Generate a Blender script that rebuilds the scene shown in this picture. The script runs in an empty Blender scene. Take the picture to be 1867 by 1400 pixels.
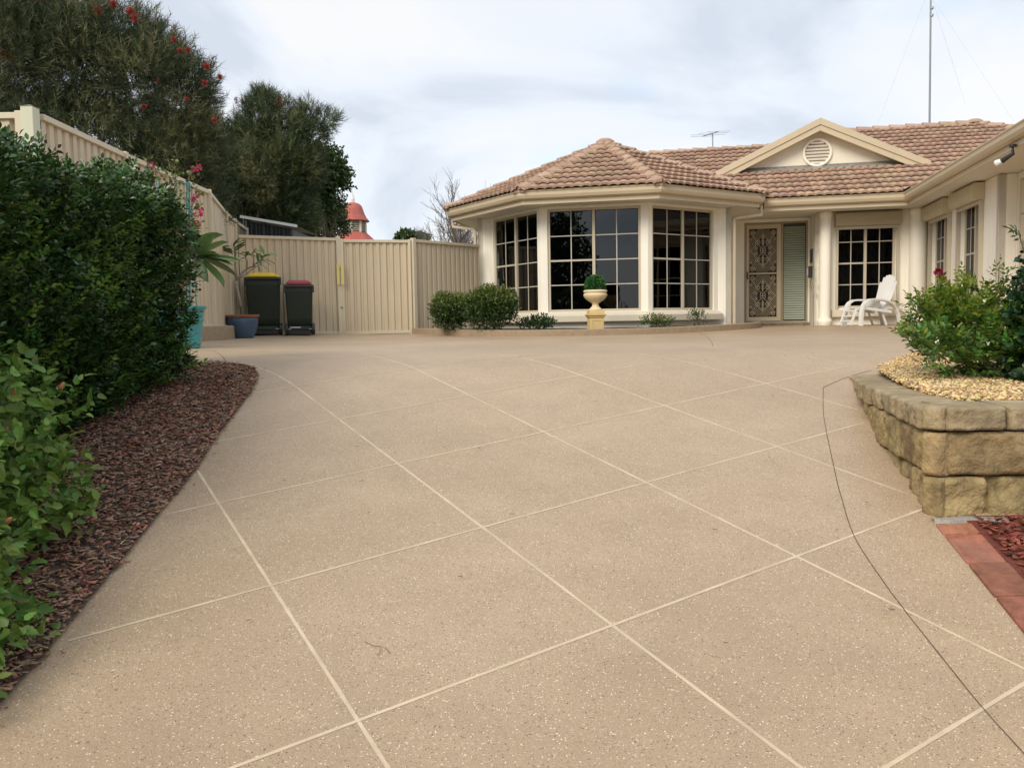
import bpy, bmesh, math, random
import numpy as np
from mathutils import Vector, Matrix, noise

random.seed(7); RNG = np.random.default_rng(7)
sc = bpy.context.scene
COL = sc.collection
PI = math.pi

# ------------------------------------------------------------------ camera, sky, sun, exposure
FPX = 1530.0                                   # focal length in pixels of the 1867 px wide photograph
PITCH = math.atan(108 / FPX); ROLL = 0.017
cam_d = bpy.data.cameras.new('camera'); cam = bpy.data.objects.new('camera', cam_d); COL.objects.link(cam)
cam_d.sensor_fit = 'HORIZONTAL'; cam_d.sensor_width = 36; cam_d.lens = 36 * FPX / 1867
cam_d.clip_start = 0.05; cam_d.clip_end = 2000
_f = Vector((0, math.cos(PITCH), -math.sin(PITCH))); _R = Vector((1, 0, 0)); _U = _R.cross(_f)
_r = _R * math.cos(ROLL) - _U * math.sin(ROLL); _u = _R * math.sin(ROLL) + _U * math.cos(ROLL)
cam.matrix_world = Matrix(((_r.x, _u.x, -_f.x, 0), (_r.y, _u.y, -_f.y, 0), (_r.z, _u.z, -_f.z, 0), (0, 0, 0, 1)))
sc.camera = cam

SUN_EL = math.radians(37); SUN_AZ = math.radians(215)       # azimuth clockwise from +Y: behind the camera, to the left
world = bpy.data.worlds.new('World'); sc.world = world; world.use_nodes = True
nt = world.node_tree; nt.nodes.clear()
def wn(t, **k):
    n = nt.nodes.new(t)
    for a, b in k.items(): setattr(n, a, b)
    return n
out = wn('ShaderNodeOutputWorld'); bg = wn('ShaderNodeBackground'); bg.inputs[1].default_value = 0.12
sky = wn('ShaderNodeTexSky', sky_type='NISHITA', sun_disc=False)
sky.sun_elevation = SUN_EL; sky.sun_rotation = SUN_AZ
tc = wn('ShaderNodeTexCoord'); sep = wn('ShaderNodeSeparateXYZ'); nt.links.new(tc.outputs['Generated'], sep.inputs[0])
# clouds: noise on the direction, flattened towards the horizon as a real cloud deck is
addz = wn('ShaderNodeMath', operation='ADD'); addz.inputs[1].default_value = 0.35; nt.links.new(sep.outputs[2], addz.inputs[0])
mxz = wn('ShaderNodeMath', operation='MAXIMUM'); mxz.inputs[1].default_value = 0.05; nt.links.new(addz.outputs[0], mxz.inputs[0])
dx = wn('ShaderNodeMath', operation='DIVIDE'); dy = wn('ShaderNodeMath', operation='DIVIDE')
nt.links.new(sep.outputs[0], dx.inputs[0]); nt.links.new(mxz.outputs[0], dx.inputs[1])
nt.links.new(sep.outputs[1], dy.inputs[0]); nt.links.new(mxz.outputs[0], dy.inputs[1])
cmb = wn('ShaderNodeCombineXYZ'); nt.links.new(dx.outputs[0], cmb.inputs[0]); nt.links.new(dy.outputs[0], cmb.inputs[1])
n1 = wn('ShaderNodeTexNoise'); n1.inputs['Scale'].default_value = 1.5; n1.inputs['Detail'].default_value = 7; n1.inputs['Roughness'].default_value = 0.5
n1.inputs['Distortion'].default_value = 0.6
nt.links.new(cmb.outputs[0], n1.inputs['Vector'])
r1 = wn('ShaderNodeValToRGB'); nt.links.new(n1.outputs[0], r1.inputs[0])
r1.color_ramp.elements[0].position = 0.40; r1.color_ramp.elements[0].color = (3.2, 3.48, 3.9, 1)
r1.color_ramp.elements[1].position = 0.58; r1.color_ramp.elements[1].color = (4.45, 4.46, 4.48, 1)
e = r1.color_ramp.elements.new(0.48); e.color = (3.95, 4.2, 4.55, 1)
n2 = wn('ShaderNodeTexNoise'); n2.inputs['Scale'].default_value = 2.1; n2.inputs['Detail'].default_value = 4
mp = wn('ShaderNodeMapping'); mp.inputs['Location'].default_value = (4.3, 1.7, 0); nt.links.new(cmb.outputs[0], mp.inputs[0]); nt.links.new(mp.outputs[0], n2.inputs['Vector'])
r2 = wn('ShaderNodeValToRGB'); nt.links.new(n2.outputs[0], r2.inputs[0])
r2.color_ramp.elements[0].position = 0.62; r2.color_ramp.elements[0].color = (0.05,) * 3 + (1,)
r2.color_ramp.elements[1].position = 0.80; r2.color_ramp.elements[1].color = (0.55,) * 3 + (1,)
mix = wn('ShaderNodeMix', data_type='RGBA'); nt.links.new(r2.outputs[0], mix.inputs[0])
nt.links.new(r1.outputs[0], mix.inputs[6]); nt.links.new(sky.outputs[0], mix.inputs[7])
nt.links.new(mix.outputs[2], bg.inputs[0]); nt.links.new(bg.outputs[0], out.inputs[0])

sun_d = bpy.data.lights.new('sun', 'SUN'); sun_d.energy = 1.5; sun_d.angle = math.radians(32); sun_d.color = (1.0, 0.90, 0.76)
sun = bpy.data.objects.new('sun', sun_d); COL.objects.link(sun)
sdir = Vector((math.sin(SUN_AZ) * math.cos(SUN_EL), math.cos(SUN_AZ) * math.cos(SUN_EL), math.sin(SUN_EL)))
sun.rotation_euler = sdir.to_track_quat('Z', 'Y').to_euler()
sc.view_settings.view_transform = 'Standard'; sc.view_settings.look = 'None'
sc.view_settings.exposure = 0.88; sc.view_settings.gamma = 1; sc.view_settings.use_curve_mapping = False

# ------------------------------------------------------------------ helpers
def smooth(a, b, x):
    t = min(1, max(0, (x - a) / (b - a))); return t * t * (3 - 2 * t)
def H(X, Y):
    """height of the concrete: a ramp up to a nearly level terrace (eye level is z = 0)"""
    ramp = -1.5 + 0.1987 * Y + 0.0024 * X
    ter = float(np.interp(Y, [5.6, 6.0, 6.2, 6.5, 6.8, 7.3, 8.5, 10, 13.5, 15, 17, 30], [-0.388, -0.309, -0.279, -0.248, -0.228, -0.212, -0.205, -0.203, -0.195, -0.145, -0.12, -0.10]))
    ter += 0.055 * smooth(-2.0, -4.2, X) * smooth(6.5, 9.5, Y)
    k = smooth(5.6, 6.0, Y); h = ramp * (1 - k) + ter * k
    if Y < -12: h = -1.5 - 0.1987 * 12
    return h
def ray(px, py):
    u, v = (px - 933.5) / FPX, (700 - py) / FPX
    d = _f + _r * u + _u * v
    return d / d.y
def pt(px, py, Y):
    return ray(px, py) * Y
def gp(px, py, dz=0.0):
    """where the sight line meets the concrete"""
    d = ray(px, py); a = 1.0
    Yp = 0.5
    while Yp < 30:
        p = d * Yp
        if p.z < H(p.x, Yp) + dz: break
        Yp += 0.01
    return d * Yp

RH = Matrix.Rotation(-math.radians(12.2), 4, 'Z')            # house frame: s along its front, t away from us
def hw(s, t, z=0.0): return RH @ Vector((s, t, z))

OFF = {}
def props(o, label=None, cat=None, group=None, kind=None):
    if label: o['label'] = label
    if cat: o['category'] = cat
    if group: o['group'] = group
    if kind: o['kind'] = kind
def thing(name, off, label, cat, group=None, frame=None):
    """an Empty at the thing's base; off is in the frame its parts are written in"""
    o = bpy.data.objects.new(name, None); COL.objects.link(o); o.empty_display_size = 0.1
    off = Vector(off); OFF[o.name] = off
    o.matrix_world = frame @ Matrix.Translation(off) if frame is not None else Matrix.Translation(off)
    props(o, label, cat, group); return o
def raw_mesh(name, V, F, mats=None, fm=None, rnd=None, smooth_=False):
    me = bpy.data.meshes.new(name); me.from_pydata([tuple(v) for v in V], [], [tuple(f) for f in F])
    if mats:
        for m in (mats if isinstance(mats, (list, tuple)) else [mats]): me.materials.append(m)
    if fm: me.polygons.foreach_set('material_index', fm)
    if smooth_: me.polygons.foreach_set('use_smooth', [True] * len(me.polygons))
    if rnd is not None:
        a = me.attributes.new('rnd', 'FLOAT', 'POINT'); a.data.foreach_set('value', np.asarray(rnd, dtype=np.float32))
    me.update(); return me
def link(name, me, parent=None, off=None, loc=None):
    o = bpy.data.objects.new(name, me); COL.objects.link(o)
    if parent is not None:
        o.parent = parent; OFF[o.name] = OFF[parent.name]
    if loc is not None: o.location = loc
    return o

class MB:
    """collects shapes; build() links them as ONE mesh object"""
    def __init__(s): s.V = []; s.F = []; s.R = []
    def add(s, V, F, r=0.0):
        n = len(s.V); s.V += [Vector(v) for v in V]; s.R += [r] * len(V)
        s.F += [tuple(i + n for i in f) for f in F]; return s
    def box(s, x0, x1, y0, y1, z0, z1, M=None, r=0.0):
        V = [Vector((x, y, z)) for z in (z0, z1) for y in (y0, y1) for x in (x0, x1)]
        if M is not None: V = [M @ v for v in V]
        return s.add(V, [(0, 2, 3, 1), (4, 5, 7, 6), (0, 1, 5, 4), (2, 6, 7, 3), (0, 4, 6, 2), (1, 3, 7, 5)], r)
    def bar(s, a, b, w, d, up=Vector((0, 0, 1)), r=0.0):
        """rectangular bar from a to b"""
        a = Vector(a); b = Vector(b); z = (b - a); L = z.length; z = z / L
        x = Vector(up).cross(z)
        if x.length < 1e-4: x = Vector((1, 0, 0)).cross(z)
        x.normalize(); y = z.cross(x)
        M = Matrix((( x.x, y.x, z.x, a.x), (x.y, y.y, z.y, a.y), (x.z, y.z, z.z, a.z), (0, 0, 0, 1)))
        return s.box(-w / 2, w / 2, -d / 2, d / 2, 0, L, M, r)
    def prism(s, pts, z0, z1, M=None, r=0.0):
        n = len(pts)
        V = [Vector((p[0], p[1], z0)) for p in pts] + [Vector((p[0], p[1], z1)) for p in pts]
        if M is not None: V = [M @ v for v in V]
        F = [tuple(reversed(range(n))), tuple(range(n, 2 * n))] + [(i, (i + 1) % n, n + (i + 1) % n, n + i) for i in range(n)]
        return s.add(V, F, r)
    def tube(s, path, r, n=6, cap=True, rr=0.0):
        path = [Vector(p) for p in path]; rad = r if isinstance(r, (list, tuple)) else [r] * len(path)
        V = []; F = []; px = None
        for i, p in enumerate(path):
            d = (path[min(i + 1, len(path) - 1)] - path[max(i - 1, 0)])
            if d.length < 1e-9: d = Vector((0, 0, 1))
            d.normalize()
            if px is None:
                px = d.orthogonal().normalized()
            else:
                px = (px - d * px.dot(d)); px = px.normalized() if px.length > 1e-6 else d.orthogonal().normalized()
            py = d.cross(px)
            for k in range(n):
                a = 2 * PI * k / n; V.append(p + (px * math.cos(a) + py * math.sin(a)) * rad[i])
        for i in range(len(path) - 1):
            for k in range(n):
                F.append((i * n + k, i * n + (k + 1) % n, (i + 1) * n + (k + 1) % n, (i + 1) * n + k))
        if cap: F.append(tuple(reversed(range(n)))); F.append(tuple(range((len(path) - 1) * n, len(path) * n)))
        return s.add(V, F, rr)
    def lathe(s, prof, n=24, c=(0, 0, 0), M=None, flute=0, fl_range=None, depth=0.04):
        V = []; F = []; c = Vector(c)
        for (r, z) in prof:
            for k in range(n):
                a = 2 * PI * k / n; q = r
                if flute and fl_range[0] < z < fl_range[1]:
                    q = r * (1 - depth + depth * 1.6 * abs(math.sin(a * flute / 2)))
                v = Vector((q * math.cos(a), q * math.sin(a), z))
                V.append((M @ v if M is not None else v) + c)
        for i in range(len(prof) - 1):
            for k in range(n):
                F.append((i * n + k, i * n + (k + 1) % n, (i + 1) * n + (k + 1) % n, (i + 1) * n + k))
        F.append(tuple(reversed(range(n)))); F.append(tuple(range((len(prof) - 1) * n, len(prof) * n)))
        return s.add(V, F)
    def grid(s, fn, nu, nv, r=0.0):
        V = [fn(i / nu, j / nv) for j in range(nv + 1) for i in range(nu + 1)]
        F = [(j * (nu + 1) + i, j * (nu + 1) + i + 1, (j + 1) * (nu + 1) + i + 1, (j + 1) * (nu + 1) + i) for j in range(nv) for i in range(nu)]
        return s.add(V, F, r)
    def build(s, name, mat, parent=None, bevel=0.0, smooth_=False, off=None, seg=2):
        o0 = OFF[parent.name] if parent is not None else Vector(off if off is not None else (0, 0, 0))
        me = raw_mesh(name, [v - o0 for v in s.V], s.F, mat, rnd=s.R if any(s.R) else None, smooth_=smooth_)
        o = link(name, me, parent)
        if parent is None: o.location = o0; OFF[o.name] = o0
        if smooth_ == 'auto':
            pass
        if bevel > 0:
            m = o.modifiers.new('bevel', 'BEVEL'); m.width = bevel; m.segments = seg; m.limit_method = 'ANGLE'; m.angle_limit = math.radians(35)
        return o

# ------------------------------------------------------------------ materials
MATS = {}
def mat(name, col, rough=0.6, var=0.0, vscale=3.0, bump=0.0, bscale=60.0, spec=0.5, metal=0.0, rnd=0.0, col2=None, stain=0.0, stain_col=(0.1, 0.09, 0.07), streak=False, trans=0.0, hue=None):
    if name in MATS: return MATS[name]
    m = bpy.data.materials.new(name); m.use_nodes = True; t = m.node_tree; b = t.nodes['Principled BSDF']
    def N(ty, **k):
        n = t.nodes.new(ty)
        for a, c in k.items(): setattr(n, a, c)
        return n
    b.inputs['Roughness'].default_value = rough; b.inputs['Metallic'].default_value = metal
    b.inputs['Specular IOR Level'].default_value = spec
    co = N('ShaderNodeTexCoord')
    cur = None
    base = N('ShaderNodeRGB'); base.outputs[0].default_value = (*col, 1); cur = base.outputs[0]
    if var or col2:
        n = N('ShaderNodeTexNoise'); n.inputs['Scale'].default_value = vscale; n.inputs['Detail'].default_value = 6; n.inputs['Roughness'].default_value = 0.6
        t.links.new(co.outputs['Object'], n.inputs['Vector'])
        rp = N('ShaderNodeValToRGB'); t.links.new(n.outputs[0], rp.inputs[0])
        rp.color_ramp.elements[0].position = 0.32; rp.color_ramp.elements[1].position = 0.68
        mx = N('ShaderNodeMix', data_type='RGBA'); t.links.new(rp.outputs[0], mx.inputs[0])
        c2 = col2 if col2 else tuple(c * (1 + var) for c in col)
        c1 = col if col2 else tuple(c * (1 - var) for c in col)
        mx.inputs[6].default_value = (*c1, 1); mx.inputs[7].default_value = (*c2, 1); cur = mx.outputs[2]
    if stain:
        n = N('ShaderNodeTexNoise'); n.inputs['Scale'].default_value = 1.3; n.inputs['Detail'].default_value = 8; n.inputs['Roughness'].default_value = 0.65
        mpn = N('ShaderNodeMapping'); mpn.inputs['Scale'].default_value = (6, 6, 0.5) if streak else (2, 2, 2)
        t.links.new(co.outputs['Object'], mpn.inputs[0]); t.links.new(mpn.outputs[0], n.inputs['Vector'])
        rp = N('ShaderNodeValToRGB'); t.links.new(n.outputs[0], rp.inputs[0])
        rp.color_ramp.elements[0].position = 0.5; rp.color_ramp.elements[0].color = (0, 0, 0, 1)
        rp.color_ramp.elements[1].position = 0.78; rp.color_ramp.elements[1].color = (stain, stain, stain, 1)
        mx = N('ShaderNodeMix', data_type='RGBA'); t.links.new(rp.outputs[0], mx.inputs[0]); t.links.new(cur, mx.inputs[6])
        mx.inputs[7].default_value = (*stain_col, 1); cur = mx.outputs[2]
    if rnd:
        at = N('ShaderNodeAttribute', attribute_name='rnd'); oi = N('ShaderNodeObjectInfo')
        ad = N('ShaderNodeMath', operation='ADD'); t.links.new(at.outputs['Fac'], ad.inputs[0]); t.links.new(oi.outputs['Random'], ad.inputs[1])
        fr = N('ShaderNodeMath', operation='FRACT'); t.links.new(ad.outputs[0], fr.inputs[0])
        mr = N('ShaderNodeMapRange'); mr.inputs[3].default_value = 1 - rnd; mr.inputs[4].default_value = 1 + rnd; t.links.new(fr.outputs[0], mr.inputs[0])
        hs = N('ShaderNodeHueSaturation'); t.links.new(mr.outputs[0], hs.inputs['Value']); t.links.new(cur, hs.inputs['Color'])
        if hue:
            mh = N('ShaderNodeMapRange'); mh.inputs[3].default_value = 0.5 - hue; mh.inputs[4].default_value = 0.5 + hue
            m7 = N('ShaderNodeMath', operation='MULTIPLY'); m7.inputs[1].default_value = 7.13; t.links.new(fr.outputs[0], m7.inputs[0])
            f7 = N('ShaderNodeMath', operation='FRACT'); t.links.new(m7.outputs[0], f7.inputs[0]); t.links.new(f7.outputs[0], mh.inputs[0]); t.links.new(mh.outputs[0], hs.inputs['Hue'])
        cur = hs.outputs[0]
    t.links.new(cur, b.inputs['Base Color'])
    if bump:
        n = N('ShaderNodeTexNoise'); n.inputs['Scale'].default_value = bscale; n.inputs['Detail'].default_value = 5
        t.links.new(co.outputs['Object'], n.inputs['Vector'])
        bp = N('ShaderNodeBump'); bp.inputs['Strength'].default_value = bump; bp.inputs['Distance'].default_value = 0.01
        t.links.new(n.outputs[0], bp.inputs['Height']); t.links.new(bp.outputs[0], b.inputs['Normal'])
    if trans:
        tr = N('ShaderNodeBsdfTranslucent'); t.links.new(cur, tr.inputs[0]); ms = N('ShaderNodeMixShader'); ms.inputs[0].default_value = trans
        o = t.nodes['Material Output']; t.links.new(b.outputs[0], ms.inputs[1]); t.links.new(tr.outputs[0], ms.inputs[2]); t.links.new(ms.outputs[0], o.inputs[0])
    MATS[name] = m; return m

M_wall = mat('cream_render', (0.90, 0.86, 0.75), 0.8, var=0.03, vscale=1.5, bump=0.2, bscale=180, stain=0.22, stain_col=(0.6, 0.52, 0.38), streak=True)
M_trim = mat('beige_trim', (0.56, 0.465, 0.32), 0.45, var=0.03, stain=0.2, stain_col=(0.36, 0.28, 0.18))
M_soffit = mat('soffit_sheet', (0.68, 0.64, 0.55), 0.8, var=0.03)
M_sill = mat('sill_render', (0.66, 0.6, 0.48), 0.75, var=0.05, bump=0.1, bscale=150)
M_frame = mat('window_aluminium', (0.52, 0.46, 0.35), 0.4, spec=0.5)
M_bars = mat('glazing_bar_paint', (0.50, 0.46, 0.39), 0.45)
M_tile = mat('concrete_roof_tile', (0.40, 0.268, 0.19), 0.9, var=0.2, vscale=9, bump=0.4, bscale=140, rnd=0.16, hue=0.012, stain=0.55, stain_col=(0.16, 0.11, 0.085))
M_cap = mat('ridge_cap_tile', (0.43, 0.295, 0.215), 0.85, var=0.14, vscale=6, bump=0.4, bscale=120, rnd=0.12, hue=0.01, stain=0.5, stain_col=(0.16, 0.12, 0.09))
M_mortar = mat('ridge_mortar', (0.27, 0.20, 0.15), 0.95, var=0.15, vscale=20, bump=0.6, bscale=90)
M_under = mat('roof_battens_dark', (0.09, 0.065, 0.05), 0.95)
M_fence = mat('cream_steel_fence', (0.59, 0.495, 0.35), 0.5, var=0.03, vscale=1.0, stain=0.3, stain_col=(0.36, 0.29, 0.2), streak=True)
M_post = mat('fence_post_steel', (0.63, 0.555, 0.405), 0.45, var=0.03, stain=0.15, stain_col=(0.35, 0.3, 0.2), streak=True)
M_curb = mat('concrete_edging', (0.33, 0.25, 0.165), 0.9, var=0.12, vscale=14, bump=0.6, bscale=160)
M_black = mat('black_plastic', (0.018, 0.02, 0.02), 0.45)
M_white = mat('white_resin', (0.78, 0.78, 0.76), 0.4, var=0.02)
M_metal = mat('galvanised_tube', (0.3, 0.31, 0.32), 0.4, metal=0.7)
M_soil = mat('dark_soil', (0.05, 0.035, 0.025), 1.0, var=0.4, vscale=30, bump=1, bscale=60)
M_bark = mat('twig_bark', (0.14, 0.105, 0.075), 0.9, var=0.3, vscale=20)
M_bare = mat('bare_grey_bark', (0.21, 0.18, 0.16), 0.95, var=0.25, vscale=8)

def glass_mat(ior=1.60, name='tinted_glass'):
    m = bpy.data.materials.new(name); m.use_nodes = True; t = m.node_tree; t.nodes.clear()
    o = t.nodes.new('ShaderNodeOutputMaterial'); ms = t.nodes.new('ShaderNodeMixShader')
    g = t.nodes.new('ShaderNodeBsdfGlossy'); g.inputs['Roughness'].default_value = 0.015; g.inputs['Color'].default_value = (0.88, 0.93, 0.95, 1)
    tr = t.nodes.new('ShaderNodeBsdfTransparent'); tr.inputs[0].default_value = (0.30, 0.31, 0.32, 1)
    fr = t.nodes.new('ShaderNodeFresnel'); fr.inputs[0].default_value = ior
    n = t.nodes.new('ShaderNodeTexNoise'); n.inputs['Scale'].default_value = 1.2
    co = t.nodes.new('ShaderNodeTexCoord'); t.links.new(co.outputs['Object'], n.inputs['Vector'])
    bp = t.nodes.new('ShaderNodeBump'); bp.inputs['Strength'].default_value = 0.03; bp.inputs['Distance'].default_value = 0.05
    t.links.new(n.outputs[0], bp.inputs['Height']); t.links.new(bp.outputs[0], g.inputs['Normal'])
    t.links.new(fr.outputs[0], ms.inputs[0]); t.links.new(tr.outputs[0], ms.inputs[1]); t.links.new(g.outputs[0], ms.inputs[2]); t.links.new(ms.outputs[0], o.inputs[0])
    return m
M_glass = glass_mat(); M_glass2 = glass_mat(1.22, 'clear_window_glass')

def driveway_mat():
    m = bpy.data.materials.new('speckled_resin_concrete'); m.use_nodes = True; t = m.node_tree; b = t.nodes['Principled BSDF']
    def N(ty, **k):
        n = t.nodes.new(ty)
        for a, c in k.items(): setattr(n, a, c)
        return n
    L = t.links.new; co = N('ShaderNodeTexCoord'); v = co.outputs['Object']
    def noise_(s, d=5, r=0.6, vec=None):
        n = N('ShaderNodeTexNoise'); n.inputs['Scale'].default_value = s; n.inputs['Detail'].default_value = d; n.inputs['Roughness'].default_value = r
        L(vec or v, n.inputs['Vector']); return n.outputs[0]
    def ramp(f, p0, p1, c0=(0, 0, 0), c1=(1, 1, 1)):
        r = N('ShaderNodeValToRGB'); L(f, r.inputs[0]); r.color_ramp.elements[0].position = p0; r.color_ramp.elements[1].position = p1
        r.color_ramp.elements[0].color = (*c0, 1); r.color_ramp.elements[1].color = (*c1, 1); return r.outputs[0]
    def mixc(f, a, c):
        x = N('ShaderNodeMix', data_type='RGBA'); L(f, x.inputs[0])
        for s, i in ((a, 6), (c, 7)):
            if isinstance(s, tuple): x.inputs[i].default_value = (*s, 1)
            else: L(s, x.inputs[i])
        return x.outputs[2]
    base = mixc(ramp(noise_(0.7, 7, 0.68), 0.30, 0.66), (0.405, 0.292, 0.178), (0.545, 0.408, 0.265))
    base = mixc(ramp(noise_(3.0, 8, 0.7), 0.42, 0.72, (0, 0, 0), (0.45,) * 3), base, (0.33, 0.235, 0.155))
    base = mixc(ramp(noise_(240, 3, 0.6), 0.44, 0.62, (0, 0, 0), (0.75,) * 3), base, (0.27, 0.19, 0.12))
    base = mixc(ramp(noise_(340, 2, 0.6), 0.55, 0.70, (0, 0, 0), (0.5,) * 3), base, (0.60, 0.48, 0.35))
    def chips(scale, thr, size, col, seedloc, stretch=(1, 1, 1)):
        mp_ = N('ShaderNodeMapping'); mp_.inputs['Location'].default_value = seedloc; mp_.inputs['Scale'].default_value = stretch; L(v, mp_.inputs[0])
        dn = N('ShaderNodeTexNoise'); dn.inputs['Scale'].default_value = scale * 1.4; L(mp_.outputs[0], dn.inputs['Vector'])
        sc_ = N('ShaderNodeVectorMath', operation='SCALE'); sc_.inputs['Scale'].default_value = 0.9 / scale; L(dn.outputs['Color'], sc_.inputs[0])
        ad = N('ShaderNodeVectorMath', operation='ADD'); L(mp_.outputs[0], ad.inputs[0]); L(sc_.outputs[0], ad.inputs[1])
        vo = N('ShaderNodeTexVoronoi'); vo.inputs['Scale'].default_value = scale; L(ad.outputs[0], vo.inputs['Vector'])
        sp = N('ShaderNodeSeparateColor'); L(vo.outputs['Color'], sp.inputs[0])
        pick = N('ShaderNodeMath', operation='GREATER_THAN'); pick.inputs[1].default_value = thr; L(sp.outputs[0], pick.inputs[0])
        szr = N('ShaderNodeMapRange'); szr.inputs[3].default_value = size * 0.45; szr.inputs[4].default_value = size; L(sp.outputs[1], szr.inputs[0])
        lt = N('ShaderNodeMath', operation='LESS_THAN'); L(vo.outputs['Distance'], lt.inputs[0]); L(szr.outputs[0], lt.inputs[1])
        mu = N('ShaderNodeMath', operation='MULTIPLY'); L(pick.outputs[0], mu.inputs[0]); L(lt.outputs[0], mu.inputs[1])
        return mu.outputs[0], col
    cl = noise_(0.9, 3)
    for args in ((170, 0.93, 0.55, (0.20, 0.13, 0.085), (3, 1, 0)), (110, 0.965, 0.42, (0.17, 0.105, 0.07), (1, 7, 0), (1, 1.8, 1)),
                 (150, 0.945, 0.42, (0.80, 0.70, 0.56), (5, 2, 0), (1, 2.2, 1)), (95, 0.975, 0.30, (0.86, 0.79, 0.67), (9, 4, 0), (2.1, 1, 1)), (190, 0.94, 0.5, (0.8, 0.7, 0.56), (2, 9, 0))):
        f, c = chips(*args); base = mixc(f, base, c)
    # drops, tyre dust: a few faint worn blotches
    base = mixc(ramp(noise_(1.7, 4, 0.5), 0.66, 0.72, (0, 0, 0), (0.12,) * 3), base, (0.25, 0.19, 0.14))
    L(base, b.inputs['Base Color']); b.inputs['Roughness'].default_value = 0.50; b.inputs['Specular IOR Level'].default_value = 0.5
    bp = N('ShaderNodeBump'); bp.inputs['Strength'].default_value = 0.35; bp.inputs['Distance'].default_value = 0.004
    L(noise_(220, 4), bp.inputs['Height']); L(bp.outputs[0], b.inputs['Normal'])
    return m
M_drive = driveway_mat()

# ------------------------------------------------------------------ foliage
def big_mesh(name, V, tri_v, k, mats, rnd=None, fm=None, smooth_=False):
    """V (n,3) float, faces (m,k) int"""
    me = bpy.data.meshes.new(name); m = len(tri_v)
    me.vertices.add(len(V)); me.vertices.foreach_set('co', np.asarray(V, np.float32).ravel())
    me.loops.add(m * k); me.loops.foreach_set('vertex_index', np.asarray(tri_v, np.int32).ravel())
    me.polygons.add(m); me.polygons.foreach_set('loop_start', np.arange(0, m * k, k, dtype=np.int32))
    for q in (mats if isinstance(mats, (list, tuple)) else [mats]): me.materials.append(q)
    if fm is not None: me.polygons.foreach_set('material_index', np.asarray(fm, np.int32))
    if smooth_: me.polygons.foreach_set('use_smooth', np.ones(m, bool))
    me.update(calc_edges=True)
    if rnd is not None:
        a = me.attributes.new('rnd', 'FLOAT', 'POINT'); a.data.foreach_set('value', np.asarray(rnd, np.float32))
    return me
def norm(a): return a / np.maximum(np.linalg.norm(a, axis=1, keepdims=True), 1e-9)
def rand_dirs(n): return norm(RNG.normal(size=(n, 3)))
LEAF = {  # along, across, up ; faces
    'needle': (np.array([[0, -.5, 0], [0, .5, 0], [1, 0, 0]]), np.array([[0, 1, 2]])),
    'blade': (np.array([[0, 0, 0], [.45, -.5, .0], [.45, .5, .0], [1, 0, -.08]]), np.array([[0, 1, 3], [0, 3, 2]])),
    'ovate': (np.array([[0, 0, 0], [.22, -.36, .05], [.22, .36, .05], [.55, -.5, .07], [.55, .5, .07], [1, 0, -.10], [.5, 0, -.04]]),
              np.array([[0, 1, 6], [1, 3, 6], [3, 5, 6], [0, 6, 2], [2, 6, 4], [4, 6, 5]])),
    'toothed': (np.array([[0, 0, 0], [.12, -.34, .04], [.3, -.5, .07], [.4, -.40, .05], [.58, -.43, .06], [.64, -.31, .03], [.8, -.26, .0], [1, 0, -.16],
                          [.12, .34, .04], [.3, .5, .07], [.4, .40, .05], [.58, .43, .06], [.64, .31, .03], [.8, .26, .0], [.33, 0, -.03], [.66, 0, -.05]]),
                np.array([[0, 1, 14], [1, 2, 14], [2, 3, 14], [3, 15, 14], [3, 4, 15], [4, 5, 15], [5, 6, 15], [6, 7, 15],
                          [0, 14, 8], [8, 14, 9], [9, 14, 10], [10, 14, 15], [10, 15, 11], [11, 15, 12], [12, 15, 13], [13, 15, 7]])),
}
def leaves(kind, P, D, Nn, L, W):
    """P base points, D directions, Nn rough normals, L, W sizes -> vertices, faces"""
    T, F = LEAF[kind]; n = len(P); D = norm(D); S = norm(np.cross(Nn, D)); U = np.cross(D, S)
    L = np.broadcast_to(np.asarray(L, float), (n,)); W = np.broadcast_to(np.asarray(W, float), (n,))
    V = (P[:, None, :] + T[None, :, 0, None] * D[:, None, :] * L[:, None, None] + T[None, :, 1, None] * S[:, None, :] * W[:, None, None]
         + T[None, :, 2, None] * U[:, None, :] * L[:, None, None])
    k = len(T); FF = F[None] + (np.arange(n) * k)[:, None, None]
    return V.reshape(-1, 3), FF.reshape(-1, 3), k
def leaf_obj(name, kind, P, D, Nn, L, W, mats, parent, clump=None, smooth_=False):
    V, F, k = leaves(kind, P, D, Nn, L, W)
    r = RNG.random(len(P)) * 0.999 if clump is None else clump
    me = big_mesh(name, V - np.array(OFF[parent.name]), F, 3, mats, np.repeat(r, k), smooth_=smooth_)
    o = link(name, me, parent); o['kind'] = 'stuff'; return o
def sprigs(C, A, per, spread, length, jit=0.25):
    """C sprig bases (n,3), A axes (n,3): per leaves along each sprig -> P, D, N"""
    n = len(C); u = np.tile((np.arange(per) + .5) / per, n); Cr = np.repeat(C, per, 0); Ar = np.repeat(norm(A), per, 0)
    side = norm(np.cross(Ar, rand_dirs(n * per))); P = Cr + Ar * (u * length)[:, None]
    D = norm(Ar * (1 - spread) + side * spread + RNG.normal(size=P.shape) * jit)
    N_ = norm(np.cross(D, rand_dirs(len(P)))); return P, D, N_
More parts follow.
